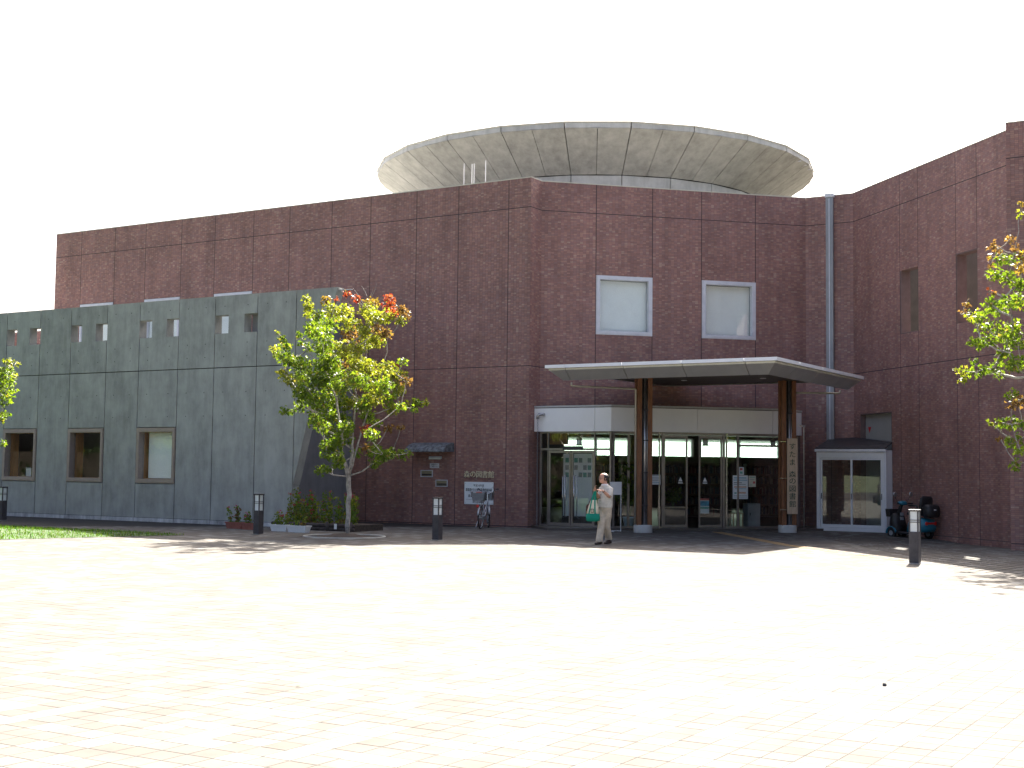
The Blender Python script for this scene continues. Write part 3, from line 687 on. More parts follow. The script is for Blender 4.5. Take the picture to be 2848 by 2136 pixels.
# ------------------------------------------------------------------ concrete bowl on the roof (part of the library)
QC = Vector((3.23, 54, 0)); BR_, Br_ = 8.80, 6.97; NS = 24; A0 = R(-2.5)
def zat(px, py, y): d = ray(px, py); return CAMZ + d.z * (y / d.y)
ZR = zat(1667, 342, QC.y - BR_ * .985); ZB = zat(1664, 487, QC.y - Br_ * .985)
def bp(a, r_, z): return Vector((QC.x + r_ * math.sin(a), QC.y - r_ * math.cos(a), z))
bowl = obj('roof_bowl', MB().rings([[bp(2 * PI * k / 48, Br_ - .2, z) for k in range(48)] for z in (9.9, ZB + .1)] + [[bp(2 * PI * k / 48, BR_ - .09, ZR - .10) for k in range(48)]] + [[bp(2 * PI * k / 48, Br_ - .6, ZB + .05) for k in range(48)]], cap=False), M_cjoint, lib)
for k in range(NS):
    a0 = A0 + 2 * PI * (k - .5) / NS; a1 = A0 + 2 * PI * (k + .5) / NS; g = .0022
    def quadprism(r0, z0, r1, z1, ti, up, name, mat, am=a0, an=a1, gap=g):
        lo = [bp(am + gap, r0, z0), bp(an - gap, r0, z0), bp(an - gap, r1, z1), bp(am + gap, r1, z1)]
        hi = [bp(am + gap, r0 - ti, z0 + up), bp(an - gap, r0 - ti, z0 + up), bp(an - gap, r1 - ti, z1 + up), bp(am + gap, r1 - ti, z1 + up)]
        obj(name, MB().hexa(lo + hi), mat, bowl)
    mid = (a0 + a1) / 2
    quadprism(Br_, ZB, BR_ - .02, ZR - .19, .12, .10, 'bowl_panel', M_conc2, a0, mid, .0018); quadprism(Br_, ZB, BR_ - .02, ZR - .19, .12, .10, 'bowl_panel', M_conc2, mid - .0014, a1, .0018)
    quadprism(BR_ + .01, ZR - .18, BR_, ZR, .3, 0, 'rim_panel', M_drum)
    quadprism(Br_ - .02, 9.9, Br_ - .02, ZB - .02, .25, 0, 'drum_panel', M_drum)
obj('rim_coping', MB().rings([[bp(A0 + 2 * PI * (k + .5) / NS, r_, z) for k in range(NS)] for r_, z in ((BR_ - .35, ZR + .003), (BR_ + .03, ZR + .003), (BR_ + .03, ZR + .05), (BR_ - .35, ZR + .05))], cap=False), M_cream, bowl)
rl = MB()
for i in range(3):
    p = bp(A0 + R(62 + 5 * i), BR_ - .05, ZR - .24); rl.tube([p, p + Vector((-.75, -.1, -.12))], .022, 6)
obj('spotlight_bracket', rl, M_alum, bowl)

# rods standing on the roof behind the left parapet
for i, (px, py) in enumerate([(1291, 455), (1313, 456), (1319, 455), (1351, 446)]):
    fr = Fr(FL.p(0, -1.6, 0), FL.e, FL.n); s, zt = fr.sz(px, py); p = fr.p(s, 0, 9.9)
    t = thing('antenna_rod', p, ['slender pale antenna rod at the left of the rods on the parapet roof', 'slender pale antenna rod, left one of the close pair on the roof', 'slender pale antenna rod, right one of the close pair on the roof', 'tallest slender pale antenna rod standing alone nearest the roof corner'][i], 'antenna', 'rods on the roof')
    obj('mast', MB().tube([p, Vector((p.x, p.y, zt))], .014, 8), M_white, t); obj('foot', MB().lathe(p, [(.11, 0), (.11, .03), (.04, .09), (.035, .25)], 10), M_steel, t)

# ================================================================== CONCRETE WING
OFF = 4.9; TOPC, MIDC, LOWC = 6.765, 4.625, .125
wing = thing('concrete_wing', FL.p(11, OFF, 0), 'low grey fair-faced concrete wing with square openings along its top', 'building')
CJ = [4.863, 6.329, 7.998, 9.487, 11.161, 12.614, 14.274, 15.756, 17.417, 18.9, 20.56, 22.04, 23.7]
HO = [(6.335, 6.84), (7.46, 7.992), (9.493, 10.005), (10.629, 11.155), (12.62, 13.131), (13.77, 14.268), (15.762, 16.28), (16.905, 17.40), (18.905, 19.4), (20.05, 20.55)]
HO = [(a, b, 5.642, 6.19) for a, b in HO]
CW = [(9.487, 11.161, 1.165, 2.872), (12.614, 14.274, 1.165, 2.872), (15.756, 17.417, 1.165, 2.872)]
sl_ = lambda z: 3.393 + .2611 * (6.767 - z); g = .0135; D0, D1 = OFF - .3, OFF
obj('wall_core', slab(MB(), FL, 6.2, 23.7, LOWC - .1, TOPC - .05, OFF - .22, OFF - .05, [(q[0] - .03, q[1] + .03, q[2] - .03, q[3] + .03) for q in HO + CW]), M_cjoint, wing)
obj('wall_core', MB().fpoly(FL, [(sl_(.2) + .15, .2), (6.2, .2), (6.2, TOPC - .05), (sl_(TOPC - .05) + .1, TOPC - .05)], OFF - .22, OFF - .05), M_cjoint, wing)
for a, b in zip(CJ[1:], CJ[2:]):
    win = [q for q in CW if abs(q[0] - a) < .05]
    hl = [h for h in HO if a - .1 < h[0] and h[1] < b + .1]
    obj('concrete_panel', slab(MB(), FL, a + g, b - g, MIDC + g, TOPC, D0, D1, hl), M_conc, wing)
    if win:
        obj('concrete_panel', MB().fbox(FL, a + g, b - g, D0, D1, 2.872 + g, MIDC - g), M_conc, wing)
        obj('concrete_panel', MB().fbox(FL, a + g, b - g, D0, D1, LOWC, 1.165 - g), M_conc, wing)
    else: obj('concrete_panel', MB().fbox(FL, a + g, b - g, D0, D1, LOWC, MIDC - g), M_conc, wing)
a, b = CJ[0], CJ[1]
obj('concrete_panel', MB().fbox(FL, a + g, b - g, D0, D1, MIDC + g, TOPC), M_conc, wing)
obj('concrete_panel', MB().fpoly(FL, [(b - g, LOWC), (b - g, MIDC - g), (a + g, MIDC - g), (a + g, 1.08), (sl_(LOWC), LOWC)], D0, D1), M_conc, wing)
obj('concrete_panel', MB().fpoly(FL, [(a - g, MIDC + g), (a - g, TOPC), (sl_(TOPC), TOPC), (sl_(MIDC + g), MIDC + g)], D0, D1), M_conc, wing)
obj('concrete_panel', MB().fpoly(FL, [(a - g, MIDC - g), (sl_(MIDC - g), MIDC - g), (a - g, 1.20)], D0, D1), M_conc, wing)
for a, b in zip([5.17] + CJ[1:], CJ[1:]): obj('plinth', MB().fbox(FL, a + .012, b - .012, D0, OFF + .012, -.1, LOWC - .012), M_plinth, wing)
tie = MB()                                               # formwork tie holes
for a, b in zip(CJ, CJ[1:]):
    for ss in (a + .38, b - .38):
        for zz in (6.45, 5.35, 4.95, 3.9, 3.2):
            if zz < 4 and False: continue
            tie.lathe(FL.p(ss, OFF - .004, zz), [(.018, 0), (.016, .0055)], 8, axis=nL)
stuff(obj('tie_holes', tie, M_cjoint, wing))
stuff(obj('flashing', MB().fbox(FL, 3.0, 3.6, OFF - .2, OFF - .12, TOPC - .08, TOPC - .06), M_white, wing))
obj('end_wall', MB().fbox(FL, 6.585, 6.8, .02, D0 - .004, -.1, 6.7), M_concd, wing)
obj('end_wall', MB().fbox(FL, 23.4, 23.69, .02, D0 - .004, -.1, 6.7), M_concd, wing)
obj('wing_roof', MB().fbox(FL, 6.81, 23.39, .02, D0 - .004, 4.85, 5.0), M_roofing, wing)
obj('room_floor', MB().fbox(FL, 6.81, 23.39, .3, D0 - .004, -.1, .05), M_floor, wing)
obj('room_wall', MB().fbox(FL, 6.81, 23.39, .1, .3, -.1, 4.84), M_wallw, wing)
for i, q in enumerate(CW): window(wing, FL, q[0] + .012, q[1] - .012, q[2] + .008, q[3] - .008, OFF, M_bronze, fw=.13, proud=.015, depth=.2, reveal=M_woodo, blind=((-.03, .93) if i == 0 else None), blind_gap=.16)

# white box and framed board seen on the sill of the leftmost window
p = FL.p(16.75, OFF - .62, .785)
t = tag(obj('storage_box', MB().fbox(Fr(p, eL, nL), -.13, .13, -.1, .1, .785, 1.58), M_wplast, None, bevel=.01, at=p), 'small white box standing inside the leftmost office window', 'box')
obj('box_lid', MB().fbox(Fr(p, eL, nL), -.14, .14, -.11, .11, .341, .36).box(0, 0, 0, 0, 0, 0) if False else MB().fbox(Fr(Vector((p.x, p.y, 0)), eL, nL), -.14, .14, -.11, .11, 1.582, 1.61), M_grey, t)
p = FL.p(16.1, OFF - .9, 1.2)
mb = MB(); slab(mb, FL, 15.93, 16.3, .785, 1.75, OFF - .75, OFF - .72, [(15.97, 16.26, .83, 1.71)])
desk = MB().fbox(FL, 12.0, 17.6, OFF - 1.3, OFF - .55, .72, .78)
tag(obj('picture_frame', mb, M_shelf, None, at=FL.p(16.1, OFF - .73, 1.2)), 'dark wooden picture frame leaning inside the leftmost office window', 'frame')
dk = thing('window_desk', FL.p(14.8, OFF - .9, .05), 'long wooden counter running inside the office windows of the concrete wing', 'counter')
obj('desk_top', desk, M_shelf, dk)
for s in (12.1, 13.9, 15.7, 17.5): obj('desk_leg', MB().fbox(FL, s - .03, s + .03, OFF - 1.25, OFF - .6, .05, .718), M_shelf, dk)

# ================================================================== ENTRANCE CANOPY
ZC = 4.49; KB = ground(2161, 992, ZC); KA = ground(1492, 1012, ZC); LK = (KA - KB).dot(eL); DK = 7.15
can = thing('entrance_canopy', Vector((5.8, 37.7, 0)), 'flat square entrance canopy with pale fascia carried on two timber-clad columns', 'canopy')
KBz = Vector((KB.x, KB.y, 0)); bk = -nL
corners = [KBz, KBz + eL * LK, KBz + eL * LK + bk * DK, KBz + bk * DK]
sides = [Fr(corners[0], eL, nL), Fr(corners[1], bk, eL), Fr(corners[2], -eL, bk), Fr(corners[3], nL, -eL)]
SLn = [LK, DK, LK, DK]
fj = [sides[0].sz(x, 1005)[0] for x in (2069, 1894, 1729, 1569)]
sj = [DK - sides[0].sz(2161, 992)[0] - 1.5, DK - 3.2, DK - 4.9]
JN = [fj, [1.6, 3.3, 5.0], [1.2, 2.9, 4.6], [1.9, 3.7, 5.5]]
for (fr, L, js), dr_ in zip(zip(sides, SLn, JN), (.395, .17, .17, .395)):
    js = [0] + sorted(j for j in js if .3 < j < L - .3) + [L]
    def P(s, inset, z, top=None): return fr.p(min(max(s, inset), L - inset), -inset, z)
    for a, b in zip(js, js[1:]):
        a_ = a + (.011 if a else 0); b_ = b - (.011 if b != L else 0)
        obj('fascia_panel', MB().hexa([P(a_, 0, ZC - .085), P(b_, 0, ZC - .085), P(b_, .06, ZC - .085), P(a_, .06, ZC - .085), P(a_, 0, ZC), P(b_, 0, ZC), P(b_, .06, ZC), P(a_, .06, ZC)]), M_fascia, can)
        obj('edge_strip', MB().hexa([P(a_, .075, ZC - .14), P(b_, .075, ZC - .14), P(b_, .13, ZC - .14), P(a_, .13, ZC - .14), P(a_, .075, ZC - .088), P(b_, .075, ZC - .088), P(b_, .13, ZC - .088), P(a_, .13, ZC - .088)]), M_cream, can)
        obj('soffit_panel', MB().hexa([P(a_ + .0, .36, ZC - dr_), P(b_, .36, ZC - dr_), P(b_, .39, ZC - dr_), P(a_, .39, ZC - dr_), P(a_, .085, ZC - .142), P(b_, .085, ZC - .142), P(b_, .38, ZC - .142), P(a_, .38, ZC - .142)]), M_soffit, can)
K0 = Fr(corners[0], eL, bk)
obj('roof_deck', MB().fbox(K0, .062, LK - .062, .062, DK - .062, ZC - .06, ZC - .012), M_roofing, can)
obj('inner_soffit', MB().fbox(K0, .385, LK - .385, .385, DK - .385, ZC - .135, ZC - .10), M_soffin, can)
for s, d in ((2.2, 2.3), (4.6, 2.3), (2.2, 4.9), (4.6, 4.9)):
    o = obj('downlight', MB().lathe(K0.p(s, d, ZC - .15), [(.09, 0), (.09, .012), (.07, .014)], 16), M_white, can)
for px_, py_ in ((1700, 1069), (2068, 1081)):
    pass
COLS = [ground(1788, 1481), ground(2190, 1481)]
for ci, c in enumerate(COLS):
    z1 = ZC - .136; f = Fr(Vector((c.x, c.y, 0)), eE, nE)
    base = obj('column', MB().fbox(f, -.07, .07, -.08, .08, .2, z1), M_dark, can)
    for sx in (-.155, .155):
        for sy in (-.085, .085): obj('timber_post', MB().fbox(f, sx - .065, sx + .065, sy - .055, sy + .055, .2, z1), M_wood, base, bevel=.006)
    obj('steel_tube', MB().tube([f.p(-.0, .125, .2), f.p(0, .125, z1)], .038, 12), M_steel, base, True)
    obj('steel_tube', MB().tube([f.p(-.07, .10, .2), f.p(-.07, .10, z1)], .018, 8), M_dark, base, True)
    obj('steel_tube', MB().tube([f.p(.075, .10, .2), f.p(.075, .10, z1)], .018, 8), M_steel, base, True)
    for zz in (.75, 1.65, 2.55, 3.4): obj('clamp', MB().fbox(f, -.10, .10, .06, .168, zz, zz + .025), M_dark, base)
    obj('footing', MB().lathe(c + Vector((0, 0, 0)), [(.255, -.03), (.262, .0), (.262, .19), (.245, .215), (.1, .217)], 28), M_drum, base, True)
# gutter pipes
f1 = Fr(COLS[0], eE, nE); f2 = Fr(COLS[1], eE, nE); s1, z1_ = f1.sz(1590, 1074, .05); s2, z2_ = f2.sz(2336, 1094, .05)
obj('gutter_pipe', MB().tube([f1.p(s1, .05, ZC - .36), f1.p(s1, .05, z1_ + .02), f1.p(s1 + .03, .05, z1_), f1.p(-.27, .05, z1_ - .03), f1.p(-.245, .05, z1_ - .06), f1.p(-.245, .05, .22)], .03, 10), M_pipe, can, True)
obj('gutter_pipe', MB().tube([f2.p(s2, .05, ZC - .36), f2.p(s2, .05, z2_ + .02), f2.p(s2 - .03, .05, z2_), f2.p(.24, .05, z2_ - .02)], .03, 10), M_pipe, can, True)

# ------------------------------------------------------------------ lettering helper (built-in font)
def glyph(ch, name, mat, parent, origin, xdir, ndir, size, depth=.01, squash=1.0, bold=0.0):
    cu = bpy.data.curves.new('glyph', 'FONT'); cu.body = ch; cu.size = size; cu.extrude = depth / 2; cu.align_x = 'CENTER'; cu.align_y = 'CENTER'; cu.offset = bold
    to = bpy.data.objects.new('glyph', cu); COL.objects.link(to)
    dg = bpy.context.evaluated_depsgraph_get(); dg.update(); me = bpy.data.meshes.new_from_object(to.evaluated_get(dg))
    bpy.data.objects.remove(to); bpy.data.curves.remove(cu)
    x = Vector(xdir).normalized(); n = Vector(ndir).normalized()
    # centre the glyph on its own bounds
    if len(me.vertices):
        co = np.array([v.co for v in me.vertices]); c = (co.max(0) + co.min(0)) / 2
        me.transform(Matrix.Translation(Vector((-c[0] if len(ch) == 1 else -c[0], -c[1], 0))))
    M = Matrix(((x.x, 0, n.x, 0), (x.y, 0, n.y, 0), (0, 1, 0, 0), (0, 0, 0, 1)))
    me.transform(Matrix.Diagonal((squash, 1, 1, 1))); me.transform(M); me.transform(Matrix.Translation(Vector(origin)))
    me.materials.clear(); return put(name, me, mat, parent)

# upright timber name board on the right column
f = f2; s0, zt = f.sz(2190, 1219, .27); s1, zb = f.sz(2219, 1430, .27); sm = (s0 + s1) / 2; hw = (s1 - s0) / 2
bd = thing('name_board', f.p(sm, .25, zb), 'tall pale wooden board with green lettering strapped to the canopy column', 'sign')
obj('board', MB().fbox(f, sm - hw, sm + hw, .225, .262, zb, zt), M_woodl, bd, bevel=.006)
H_ = zt - zb; ys = [.105, .21, .315, .475, .565, .665, .765, .865]
for ch, y in zip('すたま森の図書館', ys): glyph(ch, 'character', M_green, bd, f.p(sm, .266, zt - H_ * y), f.e, f.n, .20, .006, 1.12, 0.0)
for y in (.045, .53, .945): obj('wire_tie', MB().fbox(f, sm - hw - .2, sm - hw + .01, .18, .2, zt - H_ * y - .01, zt - H_ * y + .012), M_chrome, bd)
obj('bracket', MB().fbox(f, sm - .05, sm + .05, .145, .224, zb + .3, zt - .3), M_dark, bd)

# ================================================================== WHITE SLIDING-DOOR PORCH IN THE CORNER
GBm = Vector((10.05, 39.6, 0)); GB = Fr(GBm + eL * 1.04, -eL, nL); WB = 2.08; ZP = 2.40
por = thing('glazed_porch', GBm, 'small white framed porch with two glass sliding doors in the corner', 'porch')
mb = MB(); slab(mb, GB, 0, WB, -.02, ZP - .06, -.10, 0, [(.10, WB - .10, .10, 2.17)]); obj('porch_frame', mb, M_white, por)
obj('gutter', MB().fbox(GB, -.04, WB + .02, -.06, .07, ZP - .05, ZP + .03), M_alum, por, bevel=.01)
obj('corner_post', MB().fbox(GB, WB - .04, WB + .02, .002, .03, -.02, ZP - .1), M_alum, por)
for i, (a, b) in enumerate(((.105, 1.075), (1.03, WB - .105))):
    d0 = -.045 if i else -.09
    d = obj('sliding_door', slab(MB(), GB, a, b, .105, 2.165, d0, d0 + .035, [(a + .05, b - .05, .20, 2.11)]), M_white, por)
    obj('door_glass', MB().fbox(GB, a + .05, b - .05, d0 + .012, d0 + .02, .20, 2.11), M_glass, d)
    for hs in ((a + .025,) if i == 0 else (a + .025, b - .025)): obj('finger_pull', MB().fbox(GB, hs - .012, hs + .012, d0 + .034, d0 + .04, .95, 1.12), M_dark, d)
sd = Fr(GB.p(WB, 0, 0), nE * -1, -eL)      # side closing panel back to the wing
pR = GB.p(WB, 0, 0); wR = FW.p((pR - C3).dot(FW.e) - .12, .014, 0); e_ = (wR - pR).normalized()
obj('side_panel', MB().fbox(Fr(pR, e_, Vector((e_.y, -e_.x, 0))), .0, (wR - pR).length, -.04, 0, -.12, ZP), M_white, por)
rq = [GB.p(-.02, .05, 0), GB.p(WB + .01, .05, 0), wR, FW.p(.05, .02, 0), FC.p(1.52, .02, 0), FC.p(.75, .02, 0)]
zq = [ZP + .035, ZP + .035, 2.62, 2.80, 2.80, 2.76]
obj('porch_roof', MB().prism([(p.x, p.y, z) for p, z in zip(rq, zq)], [(p.x, p.y, z + .03) for p, z in zip(rq, zq)]), M_dark, por)
obj('side_glazing', MB().fbox(Fr(GB.p(0, 0, 0), -nL, eL), .1, 1.88, -.02, -.01, .1, 2.3), M_glass, por)
obj('porch_floor', MB().fbox(GB, .02, WB - .02, -1.85, -.11, -.05, .03), M_floor, por)
obj('side_sill', MB().fbox(Fr(GB.p(0, 0, 0), -nL, eL), .1, 1.88, -.06, -.0, -.02, .098), M_white, por)
# ------------------------------------------------------------------ fittings on the left front
hd = thing('slate_hood', FL.p(3.36, 0, 2.2), 'small weathered slate-grey hood projecting from the brick wall over the return slots', 'hood')
prof = [(.02, 2.52), (.22, 2.50), (.42, 2.43), (.56, 2.33), (.62, 2.25)]
mb = MB()
for (d0, z0), (d1, z1) in zip(prof, prof[1:]): mb.hexa([FL.p(2.64, d0, z0 - .03), FL.p(4.08, d0, z0 - .03), FL.p(4.08, d1, z1 - .03), FL.p(2.64, d1, z1 - .03), FL.p(2.64, d0, z0), FL.p(4.08, d0, z0), FL.p(4.08, d1, z1), FL.p(2.64, d1, z1)])
obj('hood_shell', mb, M_slate, hd)
for s in (2.63, 4.06): obj('hood_cheek', MB().fpoly(Fr(FL.p(s, 0, 0), nL, eL), [(.02, 2.49), (.02, 2.24), (.62, 2.22), (.56, 2.30), (.42, 2.40), (.22, 2.47)], 0, .03), M_slate, hd)
t = thing('wall_lamp', FL.p(3.32, .02, 2.06), 'slim pale strip lamp fixed on the bricks under the slate hood', 'lamp')
obj('lamp_body', MB().fbox(FL, 3.08, 3.555, .014, .05, 2.02, 2.10), M_alum, t, bevel=.008); obj('diffuser', MB().fbox(FL, 3.10, 3.535, .051, .085, 2.0, 2.06), M_lampg, t, bevel=.01)
t = thing('notice_plate', FL.p(3.35, .02, 1.81), 'small grey metal notice plate between strip lamp and return slots', 'sign')
obj('plate', MB().fbox(FL, 3.183, 3.523, .014, .026, 1.732, 1.885), M_alum, t)
for i, tx in enumerate(('返却ポスト', 'ご利用下さい')): glyph(tx, 'lettering', M_ink, t, FL.p(3.353, .028, 1.84 - .06 * i), -eL, nL, .05, .002)
for (a, b, c, d), lab in (((3.414, 3.866, 1.453, 1.671), 'brass book return slot, upper one of the two on the brick wall'), ((2.853, 3.298, 1.162, 1.377), 'brass book return slot, lower one of the two on the brick wall')):
    t = thing('book_return_slot', FL.p((a + b) / 2, .02, c), lab, 'book slot', 'book return slots')
    obj('slot_frame', slab(MB(), FL, a, b, c, d, .012, .035, [(a + .025, b - .025, c + .025, d - .025)]), M_alum, t)
    obj('flap', MB().fbox(FL, a + .027, b - .027, .014, .028, c + .10, d - .027), M_brass, t); obj('slot_opening', MB().fbox(FL, a + .03, b - .03, .012, .018, c + .028, c + .098), M_dark, t)
    obj('slot_lip', MB().fbox(FL, a + .03, b - .03, .018, .05, c + .045, c + .06), M_brass, t)
nm = thing('wall_name', FL.p(1.71, .02, 1.55), 'raised metal letters naming the library on the brick wall above the white board', 'lettering')
for i, ch in enumerate('森の図書館'): glyph(ch, 'character', M_letter, nm, FL.p(2.253 - .108 - i * .2175, .032, 1.556), -eL, nL, .225, .03, 1.0, 0.0)
wb = thing('white_notice_board', FL.p(1.71, .02, .65), 'white rectangular board with black text on the brick wall behind the bicycle', 'sign')
obj('board', MB().fbox(FL, 1.191, 2.228, .014, .034, .65, 1.325), M_plate, wb, bevel=.003)
for tx, z, sz_, sq, sx in (('平成10年度', 1.222, .082, .95, 1.71), ('農業農村多元情報基盤整備事業', 1.09, .098, .69, 1.71), ('農業情報管理施設', .905, .09, .85, 1.78), ('農林水産省補助', .72, .062, .9, 1.73)):
    glyph(tx, 'lettering', M_ink, wb, FL.p(sx, .036, z), -eL, nL, sz_, .003, sq, 0.0)
obj('rule_line', MB().fbox(FL, 1.28, 2.17, .034, .0365, .795, .801), M_ink, wb)
for s in (1.23, 2.19):
    for z in (.69, 1.285): obj('screw', MB().lathe(FL.p(s, .034, z), [(.012, 0), (.01, .006)], 8, axis=nL), M_steel, wb)
# spout and rain chain at the left end of the band, thin downpipe at its right end
ch = thing('rain_chain', G1.p(.20, .12, 0), 'metal spout with a hanging rain chain at the left end of the white band', 'rain chain')
obj('spout', MB().tube([G1.p(.33, .0, 3.36), G1.p(.33, .09, 3.36), G1.p(.24, .13, 3.35), G1.p(.20, .14, 3.30), G1.p(.20, .14, 3.22)], [.045, .045, .045, .045, .05], 10), M_steel, ch, True)
mb = MB()
for i in range(70):
    c = G1.p(.20, .14, 3.19 - i * .045); mb.torus(c, nL if i % 2 else eL, .022, .0055, 8, 4)
obj('chain', mb, M_steel, ch)
dp = G3.p(1.05, .12, 0)
t = thing('thin_downpipe', dp, 'thin pale downpipe with a bracket right of the entrance band', 'downpipe')
obj('pipe', MB().tube([Vector((dp.x, dp.y, -.05)), Vector((dp.x, dp.y, 3.10)), Vector((dp.x, dp.y, 3.14)) + G3.n * -.04, Vector((dp.x, dp.y, 3.15)) + G3.n * -.12], .022, 8), M_pipe, t, True)
obj('pipe_elbow', MB().lathe(Vector((dp.x, dp.y, 3.10)), [(.03, 0), (.034, .03), (.03, .06)], 10), M_steel, t)
for zz in (.7, 1.5, 2.6): obj('pipe_clip', MB().lathe(Vector((dp.x, dp.y, zz)), [(.03, 0), (.03, .03)], 10), M_steel, t)
# ================================================================== BOLLARD LAMPS
def make_bollard(p):
    t = thing('bollard_lamp', p, '', 'bollard lamp', 'bollard lamps on the plaza'); f = Fr(Vector((p.x, p.y, 0)), eL, nL); w_, H_ = .091, 1.02; g = p.z
    obj('post', MB().fbox(f, -w_, w_, -w_, w_, g - .02, g + .60), M_boll, t, bevel=.006)
    obj('cap', MB().fbox(f, -w_ - .008, w_ + .008, -w_ - .008, w_ + .008, g + H_ - .035, g + H_), M_boll, t, bevel=.008)
    obj('lamp_glass', MB().fbox(f, -w_ + .018, w_ - .018, -w_ + .018, w_ - .018, g + .598, g + H_ - .034), M_lampg, t)
    for sx in (-1, 1):
        for sy in (-1, 1): obj('corner_bar', MB().fbox(f, sx * w_ - sx * .024, sx * w_, sy * w_ - sy * .024, sy * w_, g + .599, g + H_ - .034), M_boll, t)
    for z in (.775, .815): obj('glazing_bar', slab(MB(), Fr(f.o, f.e, f.n), -w_ + .004, w_ - .004, g + z, g + z + .011, -w_ + .004, w_ - .004), M_boll, t)
    obj('ground_plate', MB().fbox(f, -w_ - .015, w_ + .015, -w_ - .015, w_ + .015, g - .02, g + .012), M_steel, t)
    return t
bpos = [(ground(1216, 1502), 'dark square bollard lamp in front of the brick wall near the bicycle'), (ground(718, 1486), 'dark square bollard lamp beside the flower planters'),
        (ground(2545, 1567), 'dark square bollard lamp standing in front of the mobility scooter'), (ground(6, 1447), 'dark square bollard lamp at the edge of the lawn before the concrete wing')]
b0 = make_bollard(bpos[0][0]); b0['label'] = bpos[0][1]
for p, lab in bpos[1:]:
    c = copy_tree(b0); c.location = p; c['_w'] = list(p); c['label'] = lab

# ================================================================== TREES
LEAF = np.array([(0, 0), (.30, .02), (.56, .38), (.24, .46), (.0, 1.0), (-.24, .46), (-.56, .38), (-.30, .02)])
PAL = {'d': ((.012, .03, .006), (.03, .06, .012)), 'g': ((.085, .145, .02), (.185, .245, .036)), 'y': ((.15, .195, .026), (.28, .28, .05)), 'r': ((.20, .035, .025), (.30, .10, .05)), 'b': ((.12, .07, .03), (.22, .14, .045)), 'o': ((.17, .12, .03), (.25, .17, .045))}
def leaves(clusters, size, dens, seed):
    rg = np.random.default_rng(seed); VV, CC = [], []
    for c, r_, kind in clusters:
        n = int(max(8, dens * (r_ / .2) ** 1.9))
        u = rg.normal(0, 1, (n, 3)); u /= np.linalg.norm(u, axis=1)[:, None]; P = np.array(c) + u * (rg.uniform(0, 1, n) ** .55)[:, None] * r_ * np.array([1, 1, .85])
        sz = size * rg.uniform(.6, 1.25, n)
        # leaf axes: hang outwards and down
        ax = u * .6 + rg.normal(0, .55, (n, 3)) + np.array([0, 0, -.75]); ax /= np.linalg.norm(ax, axis=1)[:, None]
        si = np.cross(ax, rg.normal(0, 1, (n, 3))); si /= np.linalg.norm(si, axis=1)[:, None]; nn = np.cross(ax, si)
        fold = rg.uniform(.1, .45, n)
        V = P[:, None] + sz[:, None, None] * (LEAF[None, :, 0, None] * si[:, None] + LEAF[None, :, 1, None] * ax[:, None] + (np.abs(LEAF[:, 0])[None] * fold[:, None])[..., None] * nn[:, None])
        VV.append(V.reshape(-1, 3))
        lo, hi = (np.array(q) for q in PAL[kind]); t = rg.uniform(0, 1, (n, 1)); col = lo + (hi - lo) * t
        stray = rg.uniform(0, 1, n)
        col[stray < .05] = np.array((.22, .19, .04)); 
        CC.append(np.repeat(np.c_[col, np.ones(n)], 8, axis=0))
    V = np.concatenate(VV); n = len(V) // 8
    return V, np.arange(8 * n).reshape(n, 8), np.concatenate(CC)
def branches(nodes, par, rtip, grow=.62, seed=1):
    """pipe-model radii, then one tapered tube per chain"""
    n = len(nodes); ch = [[] for _ in range(n)]
    for i, p in enumerate(par):
        if p >= 0: ch[p].append(i)
    rad = [0.0] * n
    def R_(i):
        rad[i] = rtip if not ch[i] else min(.105, (sum(R_(k) ** 2.15 for k in ch[i])) ** (1 / 2.15)); return rad[i]
    R_(0); mb = MB(); rg = random.Random(seed); done = set()
    def walk(start, i):
        path = [start] if start >= 0 else []; cur = i
        while True:
            path.append(cur); done.add(cur)
            if not ch[cur]: break
            nxt = max(ch[cur], key=lambda k: rad[k])
            for k in ch[cur]:
                if k != nxt: pend.append((cur, k))
            cur = nxt
        pts = [Vector(nodes[k]) for k in path]; rr = [min(rad[k], rad[path[1]] if j == 0 and start >= 0 else 9) for j, k in enumerate(path)]
        P2, r2 = [], []
        for a, b, ra, rb in zip(pts, pts[1:], rr, rr[1:]):
            L = (b - a).length
            for q in range(3):
                f_ = q / 3; jit = Vector((rg.gauss(0, 1), rg.gauss(0, 1), rg.gauss(0, .5))) * (L * .03 if q else 0); P2.append(a.lerp(b, f_) + jit); r2.append(ra + (rb - ra) * f_)
        P2.append(pts[-1]); r2.append(rr[-1] * .7)
        if len(P2) > 1: mb.tube(P2, r2, 8 if r2[0] > .03 else 5)
    pend = [(-1, 0)]
    while pend: s, i = pend.pop(); walk(s, i)
    return mb
def grow_tree(name, base, label, stem, cl, leaf, dens, seed, rtip=.0085, group='trees on the plaza'):
    """stem: list of (point, parent index); cl: list of (centre, radius, kind)"""
    nodes = [Vector(p) for p, _ in stem]; par = [q for _, q in stem]
    first = 3
    for c, r_, k in sorted(cl, key=lambda q: (Vector(q[0]) - nodes[first]).length):
        c = Vector(c); best = min(range(2, len(nodes)), key=lambda i: (nodes[i] - c).length + (.9 * max(0, nodes[i].z - c.z + .15)))
        a = nodes[best]; d = c - a
        if d.length > .45:
            nodes.append(a + d * .5 + Vector((0, 0, -.06 * d.length))); par.append(best); best = len(nodes) - 1
        nodes.append(c); par.append(best)
    t = thing(name, base, label, 'tree', group)
    obj('trunk', branches(nodes, par, rtip, seed=seed), M_bark, t, True)
    V, Q, C = leaves(cl, leaf, dens, seed); put('crown', quads_mesh('crown', V, Q, col=C), M_leaf, t)
    return t
def pxpt(px, py, y): d = ray(px, py); q = CAM + d * (y / d.y); return q
rt = random.Random(3)
